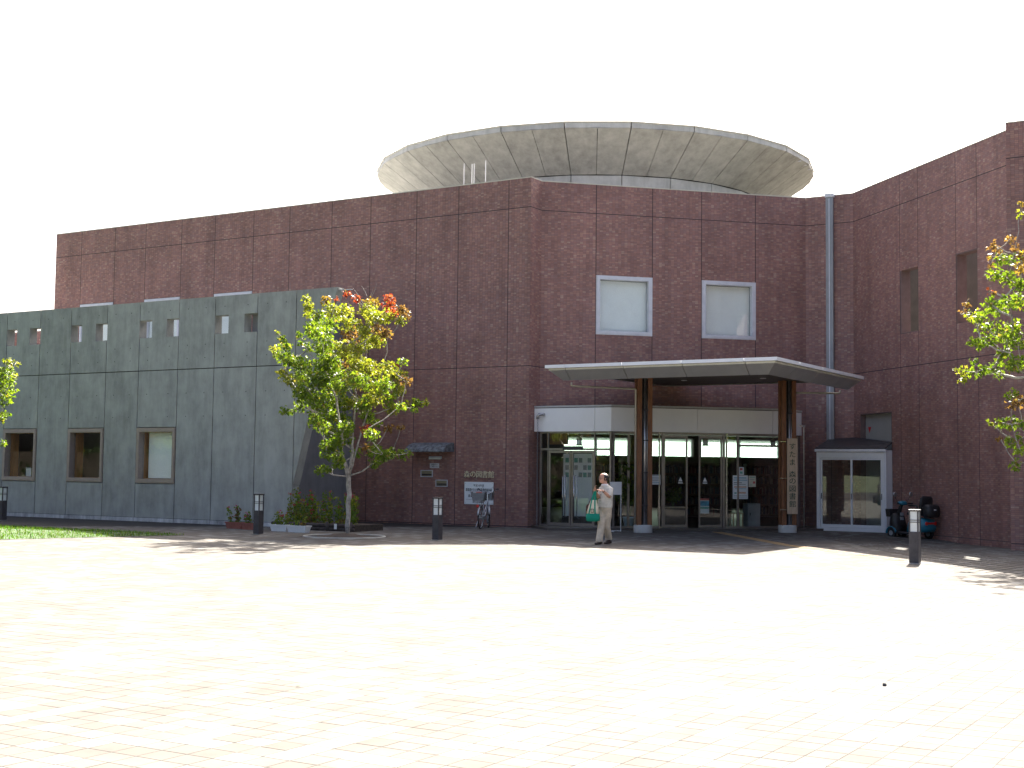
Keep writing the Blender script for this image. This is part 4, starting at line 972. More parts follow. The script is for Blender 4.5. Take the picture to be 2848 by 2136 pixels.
# main maple: outline read off the photograph in its own upright plane, depth filled in as a rounded crown
ZO = lambda X, Y: (700 + X / 2.183, 760 + Y / 2.183)
CLS = '''330 150 26 y;345 200 36 y;400 250 38 g;450 165 32 o;480 220 48 y;380 330 56 g;430 370 62 g;470 300 48 g;560 230 55 y;580 300 58 y;575 118 20 r;640 150 24 r;515 160 18 r;700 220 52 y;735 180 36 o;835 150 30 r;830 195 36 r;760 275 56 y;820 255 46 y;920 245 40 b;912 285 34 y;805 365 42 b;760 400 56 y;680 330 48 y;600 380 56 b;550 450 56 y;640 450 56 y;700 430 36 y;152 360 14 y;190 395 26 g;200 440 38 g;140 468 32 y;180 500 42 g;240 530 54 g;310 560 56 g;290 370 22 g;310 420 24 g;350 450 28 g;420 460 48 g;460 430 56 g;200 625 34 y;180 600 26 y;260 650 52 y;330 640 56 g;330 720 56 g;380 760 54 g;290 730 46 g;300 800 40 g;205 830 30 g;245 838 22 g;420 560 62 g;470 530 56 g;520 590 62 g;590 540 52 b;640 530 56 y;700 570 56 y;760 600 56 y;830 570 46 y;862 560 20 r;920 540 26 g;850 620 46 y;900 620 36 y;940 650 32 b;880 700 46 y;800 680 54 g;740 700 54 y;690 660 54 g;620 650 52 y;560 680 60 g;490 680 62 g;430 660 62 g;450 760 62 g;530 780 62 g;600 780 46 y;680 790 54 g;750 760 54 y;830 760 46 g;842 820 40 y;900 808 32 g;940 800 24 y;1000 790 36 g;1062 780 22 y;985 825 22 g;390 830 46 g;390 900 46 g;430 930 42 g;470 860 56 g;540 870 56 g;570 930 46 g;500 960 46 g;560 1000 54 g;500 1040 54 g;450 1050 36 g;460 1100 34 g;520 1120 44 g;530 1150 34 g;700 860 44 g;740 900 40 g;690 950 34 r;740 985 36 g;830 935 28 b;905 935 22 b;740 1080 46 g;790 1105 46 g;850 1090 34 g;920 1100 36 g;960 1090 18 g;750 1150 30 g;690 1060 26 b;640 1095 30 g;440 1190 32 g;400 1190 26 g;482 1180 22 g'''
def from_px(txt, org, k, base, xc, hw, dep, seed):
    rr = random.Random(seed); out = []
    for q in txt.split(';'):
        X, Y, r_, kind = q.split(); px, py = org[0] + float(X) / k, org[1] + float(Y) / k
        u = (px - xc) / hw; dy = rr.uniform(-1, 1) * dep * math.sqrt(max(.08, 1 - min(1, u * u)))
        c = pxpt(px, py, base.y + dy); out.append((c, float(r_) / k * c.y / FPX * 1.22, kind))
    return out
cl = from_px(CLS, (700, 760), 2.183, TREE, 975, 215, 1.55, 5)
rr = random.Random(9)
for c, r_, k in list(cl):                                 # a second, sparser layer so the crown has depth
    if rr.random() < .5 and r_ > .17:
        cl.append((Vector(c) + Vector((rr.uniform(-.1, .1), rr.uniform(-1.1, 1.1), rr.uniform(-.1, .1))), r_ * .8, k))
tp = lambda X, Y, dy=0: pxpt(*ZO(X, Y), TREE.y + dy)
stem = [(TREE + Vector((0, 0, -.05)), -1), (tp(585, 1400), 0), (tp(588, 1235), 1), (tp(604, 1130), 2), (tp(614, 1000, .1), 3), (tp(628, 830, .1), 4), (tp(648, 640), 5), (tp(685, 460), 6), (tp(720, 290), 7),
        (tp(556, 1120, -.15), 2), (tp(548, 980, -.3), 9), (tp(520, 820, -.3), 10), (tp(470, 640, -.2), 11), (tp(430, 420, 0), 12), (tp(640, 1050, .2), 2), (tp(664, 955, .4), 14), (tp(720, 800, .5), 15), (tp(790, 620, .4), 16), (tp(820, 400, .3), 17)]
maple = grow_tree('maple_tree', TREE, 'young maple with yellow-green leaves turning red, growing from a round pit', stem, cl, .078, 88, 11)
bmod = [o for o in maple.children if o.name.startswith('trunk')][0]
# bare twigs at the top
tw = MB()
for X0, Y0, X1, Y1 in ((600, 230, 580, 170), (680, 190, 612, 85), (700, 140, 665, 75), (730, 140, 760, 60), (715, 150, 735, 95)): tw.tube([tp(X0, Y0), tp((X0 + X1) / 2 + 4, (Y0 + Y1) / 2), tp(X1, Y1)], [.007, .005, .003], 5)
obj('bare_twigs', tw, M_bark, maple)

# right-hand tree, only its left side in view
TR2 = Vector((11.1, 26.2, 0))
CR = '''610 130 20 o;600 200 20 y;545 340 24 b;570 380 24 b;440 370 28 b;470 400 24 b;425 440 18 b;430 490 18 b;490 450 42 g;560 460 38 g;600 430 28 o;460 540 46 g;530 570 54 g;600 500 40 o;600 600 48 g;425 640 16 r;440 650 12 b;430 720 46 g;480 740 46 g;540 700 54 g;600 700 50 g;285 710 22 b;272 760 18 b;330 780 42 y;380 790 38 g;400 850 42 g;470 860 48 g;560 850 48 g;340 930 38 g;380 940 38 g;430 920 38 g;520 920 56 g;590 920 56 g;500 1000 48 g;560 1060 56 g;330 1040 22 g;260 1100 28 y;265 1150 26 y;310 1110 38 g;380 1100 38 g;440 1090 42 g;480 1120 32 g;600 1060 50 g;560 1240 36 g;590 1280 38 b;550 1300 28 b;425 1400 10 y;490 1400 32 g;550 1400 38 g;610 1400 38 g;480 1480 18 b;560 1500 42 g;600 1560 38 g;580 1640 38 g'''
cl2 = from_px(CR, (2548, 500), 2.0737, TR2, 3010, 420, 1.4, 6)
for _ in range(150):
    u = Vector((rt.gauss(0, 1), rt.gauss(0, 1), rt.gauss(0, 1))).normalized() * rt.random() ** .4
    c = Vector((TR2.x + u.x * 2.3, TR2.y + u.y * 1.9, 3.75 + u.z * 2.25))
    if project(c)[0] > 2890: cl2.append((c, rt.uniform(.18, .3), rt.choice('gggyyo')))
stem2 = [(TR2 + Vector((0, 0, -.05)), -1), (TR2 + Vector((.02, 0, .9)), 0), (TR2 + Vector((0, .03, 1.7)), 1), (TR2 + Vector((.05, 0, 2.6)), 2), (TR2 + Vector((-.05, .1, 3.6)), 3), (TR2 + Vector((0, 0, 4.8)), 4), (TR2 + Vector((-.5, -.2, 2.6)), 2), (TR2 + Vector((-1.0, -.3, 3.6)), 6), (TR2 + Vector((.6, .3, 2.7)), 2), (TR2 + Vector((1.1, .4, 3.8)), 8)]
grow_tree('maple_tree', TR2, 'green maple tipped with brown leaves standing beside the brick pier', stem2, cl2, .08, 64, 12)
# left-hand tree at the edge of the lawn
TR3 = Vector((-16.1, 37.0, 0))
CL3 = '''20 1005 14 y;45 1008 8 y;10 1038 26 g;33 1028 15 g;30 1060 14 g;8 1105 24 g;25 1085 18 g;5 1160 13 g;16 1150 12 g;8 1232 10 g;4 1070 24 g;38 1045 9 y'''
cl3 = from_px(CL3, (0, 0), 1.0, TR3, -160, 260, .9, 8)
for _ in range(130):
    u = Vector((rt.gauss(0, 1), rt.gauss(0, 1), rt.gauss(0, 1))).normalized() * rt.random() ** .4
    c = Vector((TR3.x + u.x * 1.9, TR3.y + u.y * 1.7, 3.7 + u.z * 2.0))
    if project(c)[0] < -25: cl3.append((c, rt.uniform(.18, .3), rt.choice('gggyyo')))
stem3 = [(p - TR2 + TR3, q) for p, q in stem2]
t3 = grow_tree('maple_tree', TR3, 'green leafy maple on the lawn before the concrete wing', stem3, cl3, .095, 48, 13)
# trees across the plaza, which the photograph shows only as reflections in the glass
for i, (x, y, s, rz) in enumerate([(27, 14, 1.45, 20), (33, 6, 1.7, 100), (25, 1, 1.5, 200), (31, -7, 1.8, 290), (20, -9, 1.5, 60), (-38, 33, 1.5, 150), (-42, 25, 1.8, 230), (-36, 17, 1.5, 320)]):
    c = copy_tree(maple); c.location = (x, y, -.02); c.scale = (s, s, s); c.rotation_euler.z = R(rz)
    c.name = 'plaza_tree'; c['label'] = 'leafy green tree across the plaza, mirrored in the entrance glass' if x > 0 else 'leafy green tree beyond the lawn, mirrored in the office windows'
    c['group'] = 'trees across the plaza' if x > 0 else 'trees beyond the lawn'; c['category'] = 'tree'

# fallen leaves on and around the pit
fl = []; rf = random.Random(4)
for _ in range(90):
    a_ = rf.uniform(0, 2 * PI); d_ = abs(rf.gauss(0, 1.1)) + .15; p_ = PIT + Vector((math.cos(a_) * d_, math.sin(a_) * d_, .012 if d_ > PIT_R else .03)); fl.append((p_, .02, rf.choice('rbobr')))
for _ in range(70): fl.append((Vector((rf.uniform(-9, 9), rf.uniform(10, 33), .012)), .02, rf.choice('bo')))
V, Q, C = leaves(fl, .05, .1, 77); n_ = len(V) // 8; k_ = np.arange(n_) % 8 == 0
V = V.reshape(n_, 8, 3)[k_].reshape(-1, 3); C = C.reshape(n_, 8, 4)[k_].reshape(-1, 4); V[:, 2] = .006 + (V[:, 2] - V[:, 2].min()) * .06
lo_ = put('fallen_leaves', quads_mesh('fallen_leaves', V, np.arange(len(V)).reshape(-1, 8), col=C), M_leaf); stuff(lo_)
lo_['label'] = 'scattered red and brown fallen leaves around the tree pit'; lo_['category'] = 'leaves'
# clipped hedges added out of view, a dark backdrop for the glass reflections
for a, b, lab in ((Vector((21, 24, 0)), Vector((29, -16, 0)), 'clipped green hedging added across the plaza, dark backdrop mirrored in the entrance glass'), (Vector((-33, 45, 0)), Vector((-33, 12, 0)), 'clipped green hedging added beyond the lawn, dark backdrop mirrored in the office windows')):
    L = (b - a).length; e = (b - a).normalized(); q = Vector((-e.y, e.x, 0)); hg = thing('backdrop_hedge', a, lab, 'backdrop_hedge'); rh = np.random.default_rng(5)
    obj('backdrop_core', MB().fbox(Fr(a, e, q), .1, L - .1, -.5, .5, -.05, 2.3), M_soil, hg)
    cc = []
    for k in range(int(L * 14)):
        s_ = rh.uniform(0, L); side = rh.integers(0, 3); off = (-.58, .58, rh.uniform(-.5, .5))[side]; z_ = rh.uniform(.1, 2.4) if side < 2 else 2.4
        cc.append((a + e * s_ + q * off + Vector((0, 0, z_)), .28, 'd'))
    V, Q, C = leaves(cc, .14, 10, 50); put('foliage', quads_mesh('foliage', V, Q, col=C), M_leaf, hg)

# ================================================================== PLANTERS AND FLOWERS
def planter(px, py, L, mat, label, ang=None, h=.18, dpt=.22, group='plastic planters'):
    p = ground(px, py); e = az(R(ang if ang is not None else 121.3)); f = Fr(Vector((p.x, p.y, 0)), e, Vector((e.y, -e.x, 0)))
    t = thing('planter', p, label, 'planter', group)
    def ring(k, z, grow=0): return [f.p(sx * (L / 2 * k + grow), sy * (dpt / 2 * k + grow), z) for sx, sy in ((-1, -1), (1, -1), (1, 1), (-1, 1))]
    mb = MB().rings([ring(.84, .0), ring(.84, .025), ring(.86, .028), ring(.98, h - .03), ring(.98, h - .03, .012), ring(1, h, .012), ring(1, h, -.008), ring(.95, h - .03, -.01)]); obj('trough', mb, mat, t)
    obj('soil', MB().hexa([*ring(.9, h - .06), *ring(.95, h - .025, -.012)]), M_soil, t); return t, f, h
def flowers(t, f, h, L, n, hmin, hmax, seed, pal, spread=.09, bloom=True):
    rg = np.random.default_rng(seed); ms = MB(); cl = []; bl = []
    for i in range(n):
        s = rg.uniform(-.46, .46) * L; hh = rg.uniform(hmin, hmax); p = f.p(s, rg.uniform(-.05, .05), h - .04); q = p + Vector((rg.normal(0, .04), rg.normal(0, .04), hh))
        ms.tube([p, p.lerp(q, .5) + Vector((rg.normal(0, .015), rg.normal(0, .015), 0)), q], [.004, .0035, .0025], 5)
        for k in range(max(2, int(hh / .09))):
            cl.append((p.lerp(q, (k + .5) / max(2, int(hh / .09))), spread * rg.uniform(.6, 1.1), pal[0] if rg.random() < .75 else pal[1]))
        if bloom and rg.random() < .7: bl.append((q, .045, 'r'))
    st = obj('stems', ms, pm_green, t)
    V, Q, C = leaves(cl, .065, 5, seed); put('foliage', quads_mesh('foliage', V, Q, col=C), M_leaf, t)
    if bl:
        V, Q, C = leaves(bl, .038, 9, seed + 1); C[:, 0] = .42; C[:, 1] = .03; C[:, 2] = .09; put('blossom', quads_mesh('blossom', V, Q, col=C), M_leaf, t)
pm_green = pm('stem_green', (.10, .16, .05), .7, .2)
t, f, h = planter(831, 1480.5, .66, M_wplast, 'white plastic planter trough with a rim, right of its twin'); flowers(t, f, h, .62, 7, .08, .3, 21, 'gb', .07, False)
t, f, h = planter(781, 1477.5, .6, M_wplast, 'white plastic planter trough half behind its twin'); flowers(t, f, h, .56, 7, .15, .5, 22, 'gy', .09)
t, f, h = planter(656, 1470, .6, M_terra, 'terracotta-coloured planter trough against the concrete plinth', group='terracotta planters'); flowers(t, f, h, .56, 6, .2, .55, 23, 'gb', .06)
t, f, h = planter(700, 1473, .6, M_terra, 'terracotta-coloured planter trough partly behind the bollard lamp', group='terracotta planters'); flowers(t, f, h, .56, 6, .15, .45, 24, 'gb', .06)
# timber-edged flower bed in the nook
p = ground(890, 1475.5); e = -eL; f = Fr(Vector((p.x, p.y, 0)), e, nL)
bed = thing('flower_bed', p, 'dark timber edged flower bed full of tall plants beside the maple', 'flower bed')
for zz in (.05, .15): obj('timber_log', MB().tube([f.p(-1.7, 0, zz), f.p(1.15, 0, zz)], .055, 10), M_log, bed, True)
for s in (-1.5, -.6, .3, 1.1): obj('timber_stake', MB().tube([f.p(s, .07, -.05), f.p(s, .07, .25)], .04, 8), M_log, bed, True)
obj('soil', MB().fbox(f, -1.7, 1.15, -1.3, -.05, -.02, .17), M_soil, bed)
for s in (-1.15, .62): obj('plant_label', MB().fbox(f, s - .045, s + .045, .112, .118, .06, .2), M_wplast, bed)
class _F:
    def __init__(s, d): s.d = d
    def p(s, a, b, z): return f.p(a * 1.0 - .25, s.d + b, z)
flowers(bed, _F(-.25), .2, 2.6, 26, .3, .85, 31, 'gy', .12); flowers(bed, _F(-.7), .2, 2.6, 22, .35, .95, 32, 'gg', .12); flowers(bed, _F(-.12), .2, 2.6, 12, .1, .35, 33, 'by', .09, False)
p = ground(908, 1470); t = thing('round_pot', Vector((p.x, p.y, 0)), 'small brown round plant pot between the flower bed and the maple', 'pot')
obj('pot', MB().lathe(Vector((p.x, p.y, 0)), [(.11, 0), (.15, .24), (.165, .245), (.165, .28), (.14, .28), (.13, .2)], 18), M_bark, t, True); obj('pot_soil', MB().lathe(Vector((p.x, p.y, .2)), [(.135, 0), (.12, .03)], 14), M_soil, t)

# ================================================================== THINGS AT THE ENTRANCE
def paper(fr, off, x0, y0, x1, y1, label, mat, bars, name='poster', cat='poster'):
    s0, zt = fr.sz(x0, y0, off); s1, zb = fr.sz(x1, y1, off)
    o = thing(name, fr.p((s0 + s1) / 2, off, zb), label, cat); obj('sheet', MB().fbox(fr, s0, s1, off, off + .004, zb, zt), mat, o)
    for u0, u1, v0, v1, m in bars: obj('print', MB().fbox(fr, s0 + (s1 - s0) * u0, s0 + (s1 - s0) * u1, off + .004, off + .0055, zt - (zt - zb) * v1, zt - (zt - zb) * v0), m, o)
    return o
M_prb = pm('print_blue', (.25, .45, .58), .6, .2, 30); M_prg = pm('print_grey', (.32, .36, .38), .6, .2, 30); M_pro = pm('print_orange', (.62, .42, .30), .6, .2, 30); M_prt = pm('print_green', (.18, .42, .36), .6, .2, 30)
paper(G2, -.115, 2038, 1322, 2080, 1388, 'large pale blue notice sheet taped to the glass right of the sliding doors', M_poster, [(.08, .9, .08, .13, M_prb), (.05, .95, .18, .22, M_prb), (.06, .6, .29, .33, M_prg), (.06, .85, .37, .4, M_prg), (.1, .9, .46, .52, M_pro), (.15, .88, .55, .58, M_prb), (.1, .25, .72, .78, M_prt), (.38, .86, .70, .77, M_pro), (.05, .95, .85, .87, M_prg), (.05, .95, .91, .93, M_prg)])
paper(G2, -.115, 2082, 1323, 2102, 1354.5, 'small beige notice sheet next to the large pale notice', M_woodl if False else M_cream, [(.1, .9, .1, .16, M_prt), (.1, .8, .3, .34, M_prg), (.6, .9, .5, .7, M_pred), (.1, .5, .8, .84, M_prt)])
paper(G2, -.11, 2054, 1299, 2069, 1321, 'little white sticker with red and teal discs above the large notice', M_poster, [(.25, .75, .12, .42, M_pred), (.25, .75, .55, .85, M_prt)], 'sticker', 'sticker')
paper(G2, -.115, 1810, 1320, 1837, 1348, 'white notice sheet on the glass beside the left canopy column', M_poster, [(.05, .95, .03, .10, M_prg), (.15, .9, .3, .36, M_prg), (.15, .8, .52, .58, M_prg), (.1, .9, .75, .8, M_prb)])
paper(G2, -.40, 1947, 1386, 1972, 1428, 'blue and pink event poster low behind the sliding door', M_poster, [(0, 1, 0, .14, M_pred), (0, 1, .18, .5, M_pblue), (.0, 1, .55, .7, M_prt)])
# stand in the open: white sheet on a tube frame
p = ground(1713, 1478.5); f = Fr(Vector((p.x, p.y, 0)), eE, nE); s0, zt = f.sz(1697, 1340); s1, zb = f.sz(1728, 1376)
t = thing('sign_stand', p, 'white tube stand holding a blank white panel, behind the walking man', 'sign stand')
obj('stand_frame', MB().tube([f.p(s0 + .01, 0, .0), f.p(s0 + .01, 0, zt)], .011, 8).tube([f.p(s1 - .01, 0, .0), f.p(s1 - .01, 0, zt)], .011, 8).tube([f.p(s0, 0, .02), f.p(s1, 0, .02)], .011, 8).tube([f.p(s0 + .01, 0, .015), f.p(s0 + .01, .3, .015)], .011, 6).tube([f.p(s1 - .01, 0, .015), f.p(s1 - .01, -.3, .015)], .011, 6), M_wplast, t)
obj('panel', MB().fbox(f, s0, s1, .012, .03, zb, zt), M_white, t)
# inside the hall
s0, zt = G1.sz(1565, 1259, -1.3); s1, zb = G1.sz(1650, 1437, -1.3)
t = thing('display_board', G1.p((s0 + s1) / 2, -1.3, FZ), 'tall grey display board with rows of small pictures inside the doors', 'display board')
obj('board', MB().fbox(G1, s0 + .03, s1 - .03, -1.33, -1.30, zb, zt - .03), M_band, t); obj('board_frame', slab(MB(), G1, s0, s1, FZ, zt, -1.36, -1.29, [(s0 + .03, s1 - .03, zb, zt - .03)]), M_dark, t)
for r_ in range(3):
    for c_ in range(6):
        if (r_ * 6 + c_) % 5 == 4: continue
        a = s0 + .1 + (s1 - s0 - .3) * c_ / 5; z = zt - .3 - r_ * .22; obj('picture', MB().fbox(G1, a, a + .12, -1.299, -1.292, z, z + .14), M_prg if (c_ + r_) % 2 else M_prt, t)
s0, zt = G1.sz(1521, 1210, -.9); s1, zb = G1.sz(1577, 1236, -.9)
t = thing('timber_lantern_box', G1.p((s0 + s1) / 2, -.9, zb), 'orange timber slatted box hanging inside the left glass screen', 'slatted box')
for k in range(9): obj('slat', MB().fbox(G1, s0 + (s1 - s0) * k / 9 + .004, s0 + (s1 - s0) * (k + 1) / 9 - .004, -.93, -.9, zb, zt + .3), M_woodo, t)
obj('back_board', MB().fbox(G1, s0, s1, -.98, -.935, zb, zt + .3), M_shelf, t)
for px, py, lab in ((1611, 1227, 'small brass lantern hanging behind the swing doors'), (1962, 1228, 'small brass lantern hanging behind the sliding door'), (2150, 1232, 'small brass lantern hanging behind the right fixed pane')):
    s, z = G2.sz(px, py, -1.0); c = G2.p(s, -1.0, z - .13)
    t = thing('hanging_lantern', c, lab, 'lantern', 'hall lanterns'); obj('lantern_body', MB().lathe(c, [(.10, 0), (.11, .02), (.075, .04), (.07, .17), (.10, .19), (.03, .25), (.01, .27)], 12), M_brass, t, True)
    obj('lantern_rod', MB().tube([c + Vector((0, 0, .26)), Vector((c.x, c.y, BZ0 + .12))], .008, 6), M_dark, t); obj('lantern_glass', MB().lathe(c + Vector((0, 0, .04)), [(.078, 0), (.078, .12)], 12), M_lampg, t)
s, _ = G2.sz(1748, 1450, -.45); c = G2.p(s, -.45, FZ)
t = thing('bucket_pot', c, 'pale blue bucket holding a palm behind the glass', 'bucket'); obj('bucket', MB().lathe(c, [(.13, 0), (.165, .28), (.178, .285), (.178, .305), (.15, .305), (.14, .22)], 22), M_bucket, t, True); obj('bucket_soil', MB().lathe(c + Vector((0, 0, .23)), [(.145, 0), (.13, .03)], 14), M_soil, t)
def potplant(c, label, hh, n, spread, seed, kind='g', lf=.13):
    rg = np.random.default_rng(seed); t = thing('indoor_plant', c, label, 'plant', 'plants in the hall'); ms = MB(); cl = []
    for i in range(n):
        a = rg.uniform(0, 2 * PI); q = c + Vector((math.cos(a) * spread * rg.uniform(.3, 1), math.sin(a) * spread * rg.uniform(.3, 1), hh * rg.uniform(.5, 1))); ms.tube([c, c.lerp(q, .5) + Vector((0, 0, .15)), q], [.01, .008, .004], 5)
        for k in (.55, .75, 1.0): cl.append((c.lerp(q, k) + Vector((0, 0, .1 * (1 - k))), .12, kind))
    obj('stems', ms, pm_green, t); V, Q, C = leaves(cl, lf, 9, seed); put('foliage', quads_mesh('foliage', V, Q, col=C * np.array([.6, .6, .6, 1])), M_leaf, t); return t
potplant(c + Vector((0, 0, .25)), 'tall dark palm growing in the pale blue bucket inside the glass', 1.55, 22, .75, 41, lf=.2)
s, _ = G2.sz(1872, 1440, -.9); c = G2.p(s, -.9, FZ)
t = thing('low_cabinet', c, 'low dark wooden cabinet behind the left sliding door', 'cabinet'); fr = Fr(Vector((c.x, c.y, 0)), eE, nE)
obj('cabinet_body', MB().fbox(fr, -.35, .35, -.2, .2, FZ, .62), M_shelf, t, bevel=.01); obj('cabinet_top', MB().fbox(fr, -.38, .38, -.23, .23, .621, .66), M_woodl, t)
potplant(Vector((c.x, c.y, .66)), 'small leafy pot plant on the low cabinet behind the sliding door', .55, 12, .3, 42, 'g', .09)
s, _ = G2.sz(2090, 1455, -.8); c = G2.p(s, -.8, FZ); fr = Fr(Vector((c.x, c.y, 0)), eE, nE)
t = thing('grey_locker', c, 'grey metal locker behind the right fixed pane', 'locker'); obj('locker_body', MB().fbox(fr, -.2, .2, -.2, .2, FZ, .78), M_grey, t, bevel=.01); obj('locker_door', MB().fbox(fr, -.185, .185, .201, .212, FZ + .03, .76), M_duct, t); obj('locker_handle', MB().fbox(fr, -.15, -.13, .213, .23, .42, .5), M_dark, t)
s, _ = G2.sz(2048, 1457, -.9); c = G2.p(s, -.9, FZ); fr = Fr(Vector((c.x, c.y, 0)), eE, nE)
t = thing('wooden_stool', c, 'plain wooden stool beside the grey locker inside', 'stool'); obj('seat', MB().fbox(fr, -.17, .17, -.15, .15, .46, .49), M_woodl, t)
for sx in (-.15, .15):
    for sy in (-.13, .13): obj('leg', MB().fbox(fr, sx - .016, sx + .016, sy - .016, sy + .016, FZ, .459), M_woodl, t)
M_bk1, M_bk2, M_bk3, M_bk4 = pm('book_grey', (.06, .06, .06), .7, .3, 9), pm('book_red', (.10, .03, .025), .7, .3, 9), pm('book_blue', (.025, .05, .07), .7, .3, 9), pm('book_cream', (.15, .13, .10), .7, .3, 9)
for k, (s, d) in enumerate(((4.2, -7), (8.0, -7.5), (11.6, -8.0))):
    c = FE.p(s, d, FZ); t = thing('book_shelf', c, ['dark bookshelf deep in the hall behind the left screen', 'dark bookshelf deep in the hall behind the sliding doors', 'dark bookshelf deep in the hall behind the right pane'][k], 'bookshelf', 'hall bookshelves'); fr = Fr(Vector((c.x, c.y, 0)), eE, nE)
    obj('carcass', slab(MB(), fr, -1.4, 1.4, FZ, 2.05, -.3, .0, [(-1.36 + i * .92, -.48 + i * .92, .15 + j * .38, .49 + j * .38) for i in range(3) for j in range(5)]), M_shelf, t); obj('back_panel', MB().fbox(fr, -1.38, 1.38, -.32, -.301, FZ + .02, 2.03), M_shelf, t)
    rb = random.Random(k); bm_ = [MB() for _ in range(4)]
    for i in range(3):
        for j in range(5):
            x = -1.34 + i * .92
            while x < -.56 + i * .92: wd = rb.uniform(.02, .05); bm_[rb.randrange(4)].fbox(fr, x, x + wd, -.22, -.03, .152 + j * .38, .152 + j * .38 + rb.uniform(.2, .3)); x += wd + .002
    for m_, mm in zip(bm_, (M_bk1, M_bk2, M_bk3, M_bk4)): stuff(obj('books', m_, mm, t))
# ================================================================== BICYCLE (seen from behind)
bw = ground(1336, 1471.5); bf = ground(1353, 1470); hd_ = az(R(11.5)); rw = Vector((bw.x, bw.y, 0)); WBk = 1.08; fw_ = rw + hd_ * WBk; sd_ = Vector((hd_.y, -hd_.x, 0)); Zv = Vector((0, 0, 1)); WR_ = .325
bike = thing('bicycle', rw, 'silver city bicycle with wire baskets parked on its stand by the white board', 'bicycle')
def B(a, s, z): return rw + hd_ * a + sd_ * s + Zv * z
st_ = R(16)
for a in (0, WBk):
    c = B(a, 0, WR_); ax = sd_ if a == 0 else (sd_ * math.cos(st_) + hd_ * math.sin(st_))
    wh = obj('wheel', MB().torus(c, ax, WR_ - .035, .012, 32, 6), M_silver, bike, True); obj('tyre', MB().torus(c, ax, WR_ - .017, .019, 36, 8), M_rub, wh, True)
    mb = MB(); up_ = Zv; fw2 = ax.cross(up_).normalized()
    for k in range(18):
        t_ = 2 * PI * k / 18; mb.tube([c + ax * (.02 * (-1) ** k), c + (up_ * math.sin(t_) + fw2 * math.cos(t_)) * (WR_ - .04)], .0022, 4)
    obj('spokes', mb, M_chrome, wh); obj('hub', MB().tube([c - ax * .05, c + ax * .05], .018, 8), M_steel, wh)
    # mudguard
    rg = []
    for k in range(13):
        t_ = R(-25 + k * 16); o_ = (up_ * math.sin(t_) - fw2 * math.cos(t_) * (1 if a == 0 else 1)); rg.append([c + o_ * (WR_ + .022) + ax * s for s in (-.026, .026)] + [c + o_ * (WR_ + .026) + ax * s for s in (.026, -.026)])
    obj('mudguard', MB().rings(rg), M_silver, bike, True)
fr_ = MB(); sc = B(.36, 0, .72); bb = B(.43, 0, .28); ht = B(.93, 0, .78); hb_ = B(.96, 0, .64)
fr_.tube([sc, bb], .016, 8).tube([bb, hb_], .018, 8).tube([B(.42, 0, .42), ht], .016, 8).tube([ht + Zv * .05, hb_], .019, 8)
for s in (-.045, .045): fr_.tube([bb + sd_ * s * .6, B(0, s, WR_)], .010, 6).tube([sc + Zv * -.08 + sd_ * s * .4, B(0, s, WR_)], .009, 6).tube([hb_ + sd_ * s, B(WBk, s, WR_)], .012, 6)
obj('frame', fr_, M_silver, bike, True)
obj('saddle', MB().rings([[B(.36 + a, s * w_, .83 + z) for s, z in ((-1, 0), (-.7, .05), (.7, .05), (1, 0), (.5, -.03), (-.5, -.03))] for a, w_ in ((-.14, .09), (-.08, .105), (.02, .07), (.13, .03))]), M_black, bike, True)
obj('seat_post', MB().tube([sc, B(.35, 0, .82)], .013, 8), M_chrome, bike)
hz = 1.08; cS = math.cos(st_); sS = math.sin(st_)
def Hb(f_, s, z): return B(.90, 0, 0) + (hd_ * cS - sd_ * sS) * f_ + (sd_ * cS + hd_ * sS) * s + Zv * z
obj('handlebar', MB().tube([Hb(-.20, -.29, hz + .05), Hb(-.08, -.27, hz + .06), Hb(.03, -.16, hz - .03), Hb(.05, 0, hz - .09), Hb(.03, .16, hz - .03), Hb(-.08, .27, hz + .06), Hb(-.20, .29, hz + .05)], .012, 8), M_chrome, bike, True)
for s in (-.29, .29): obj('grip', MB().tube([Hb(-.22, s, hz + .05), Hb(-.10, s * .97, hz + .06)], .018, 8), M_black, bike, True)
obj('stem', MB().tube([ht, Hb(.05, 0, hz - .09)], .014, 8), M_chrome, bike)
for s in (-.2, .22): obj('brake_lever', MB().tube([Hb(-.02, s, hz + .03), Hb(-.14, s * 1.12, hz + .01)], .006, 5), M_steel, bike)
mb = MB()
for s in (-.2, .22): mb.tube([Hb(-.02, s, hz + .03), Hb(.14, s * .7, hz + .12), Hb(.12, s * .3, hz - .05), Hb(.06, 0, .8)], .004, 4)
obj('cables', mb, M_black, bike)
def basket(name, c, ex, ey, w0, w1, d0, d1, h):
    """wire basket: rim, mesh wires and base"""
    mb = MB(); nw = 11; nr = 6
    def ring(k): wv = w0 + (w1 - w0) * k; dv = d0 + (d1 - d0) * k; return [c + ex * (sx * wv / 2) + ey * (sy * dv / 2) + Zv * (h * k) for sx, sy in ((-1, -1), (1, -1), (1, 1), (-1, 1))]
    for r_ in range(nr + 1):
        q = ring(r_ / nr); mb.tube(q + [q[0]], .006 if r_ in (0, nr) else .003, 5)
    lo, hi = ring(0), ring(1)
    for i in range(4):
        for k in range(nw): u = k / nw; mb.tube([lo[i].lerp(lo[(i + 1) % 4], u), hi[i].lerp(hi[(i + 1) % 4], u)], .003, 4)
    for k in range(1, nw): u = k / nw; mb.tube([lo[0].lerp(lo[1], u), lo[3].lerp(lo[2], u)], .003, 4)
    o = obj(name, mb, M_steel, bike)
    q0, q1 = ring(.06), ring(.86); obj('basket_liner', MB().rings([[c + (p - c) * .985 for p in q0], [c + (p - c) * .985 + Zv * 0 for p in q1]], cap=False), M_grey, o); return o
bs = basket('rear_basket', B(-.16, -.02, .80), sd_, hd_, .30, .42, .22, .30, .27)
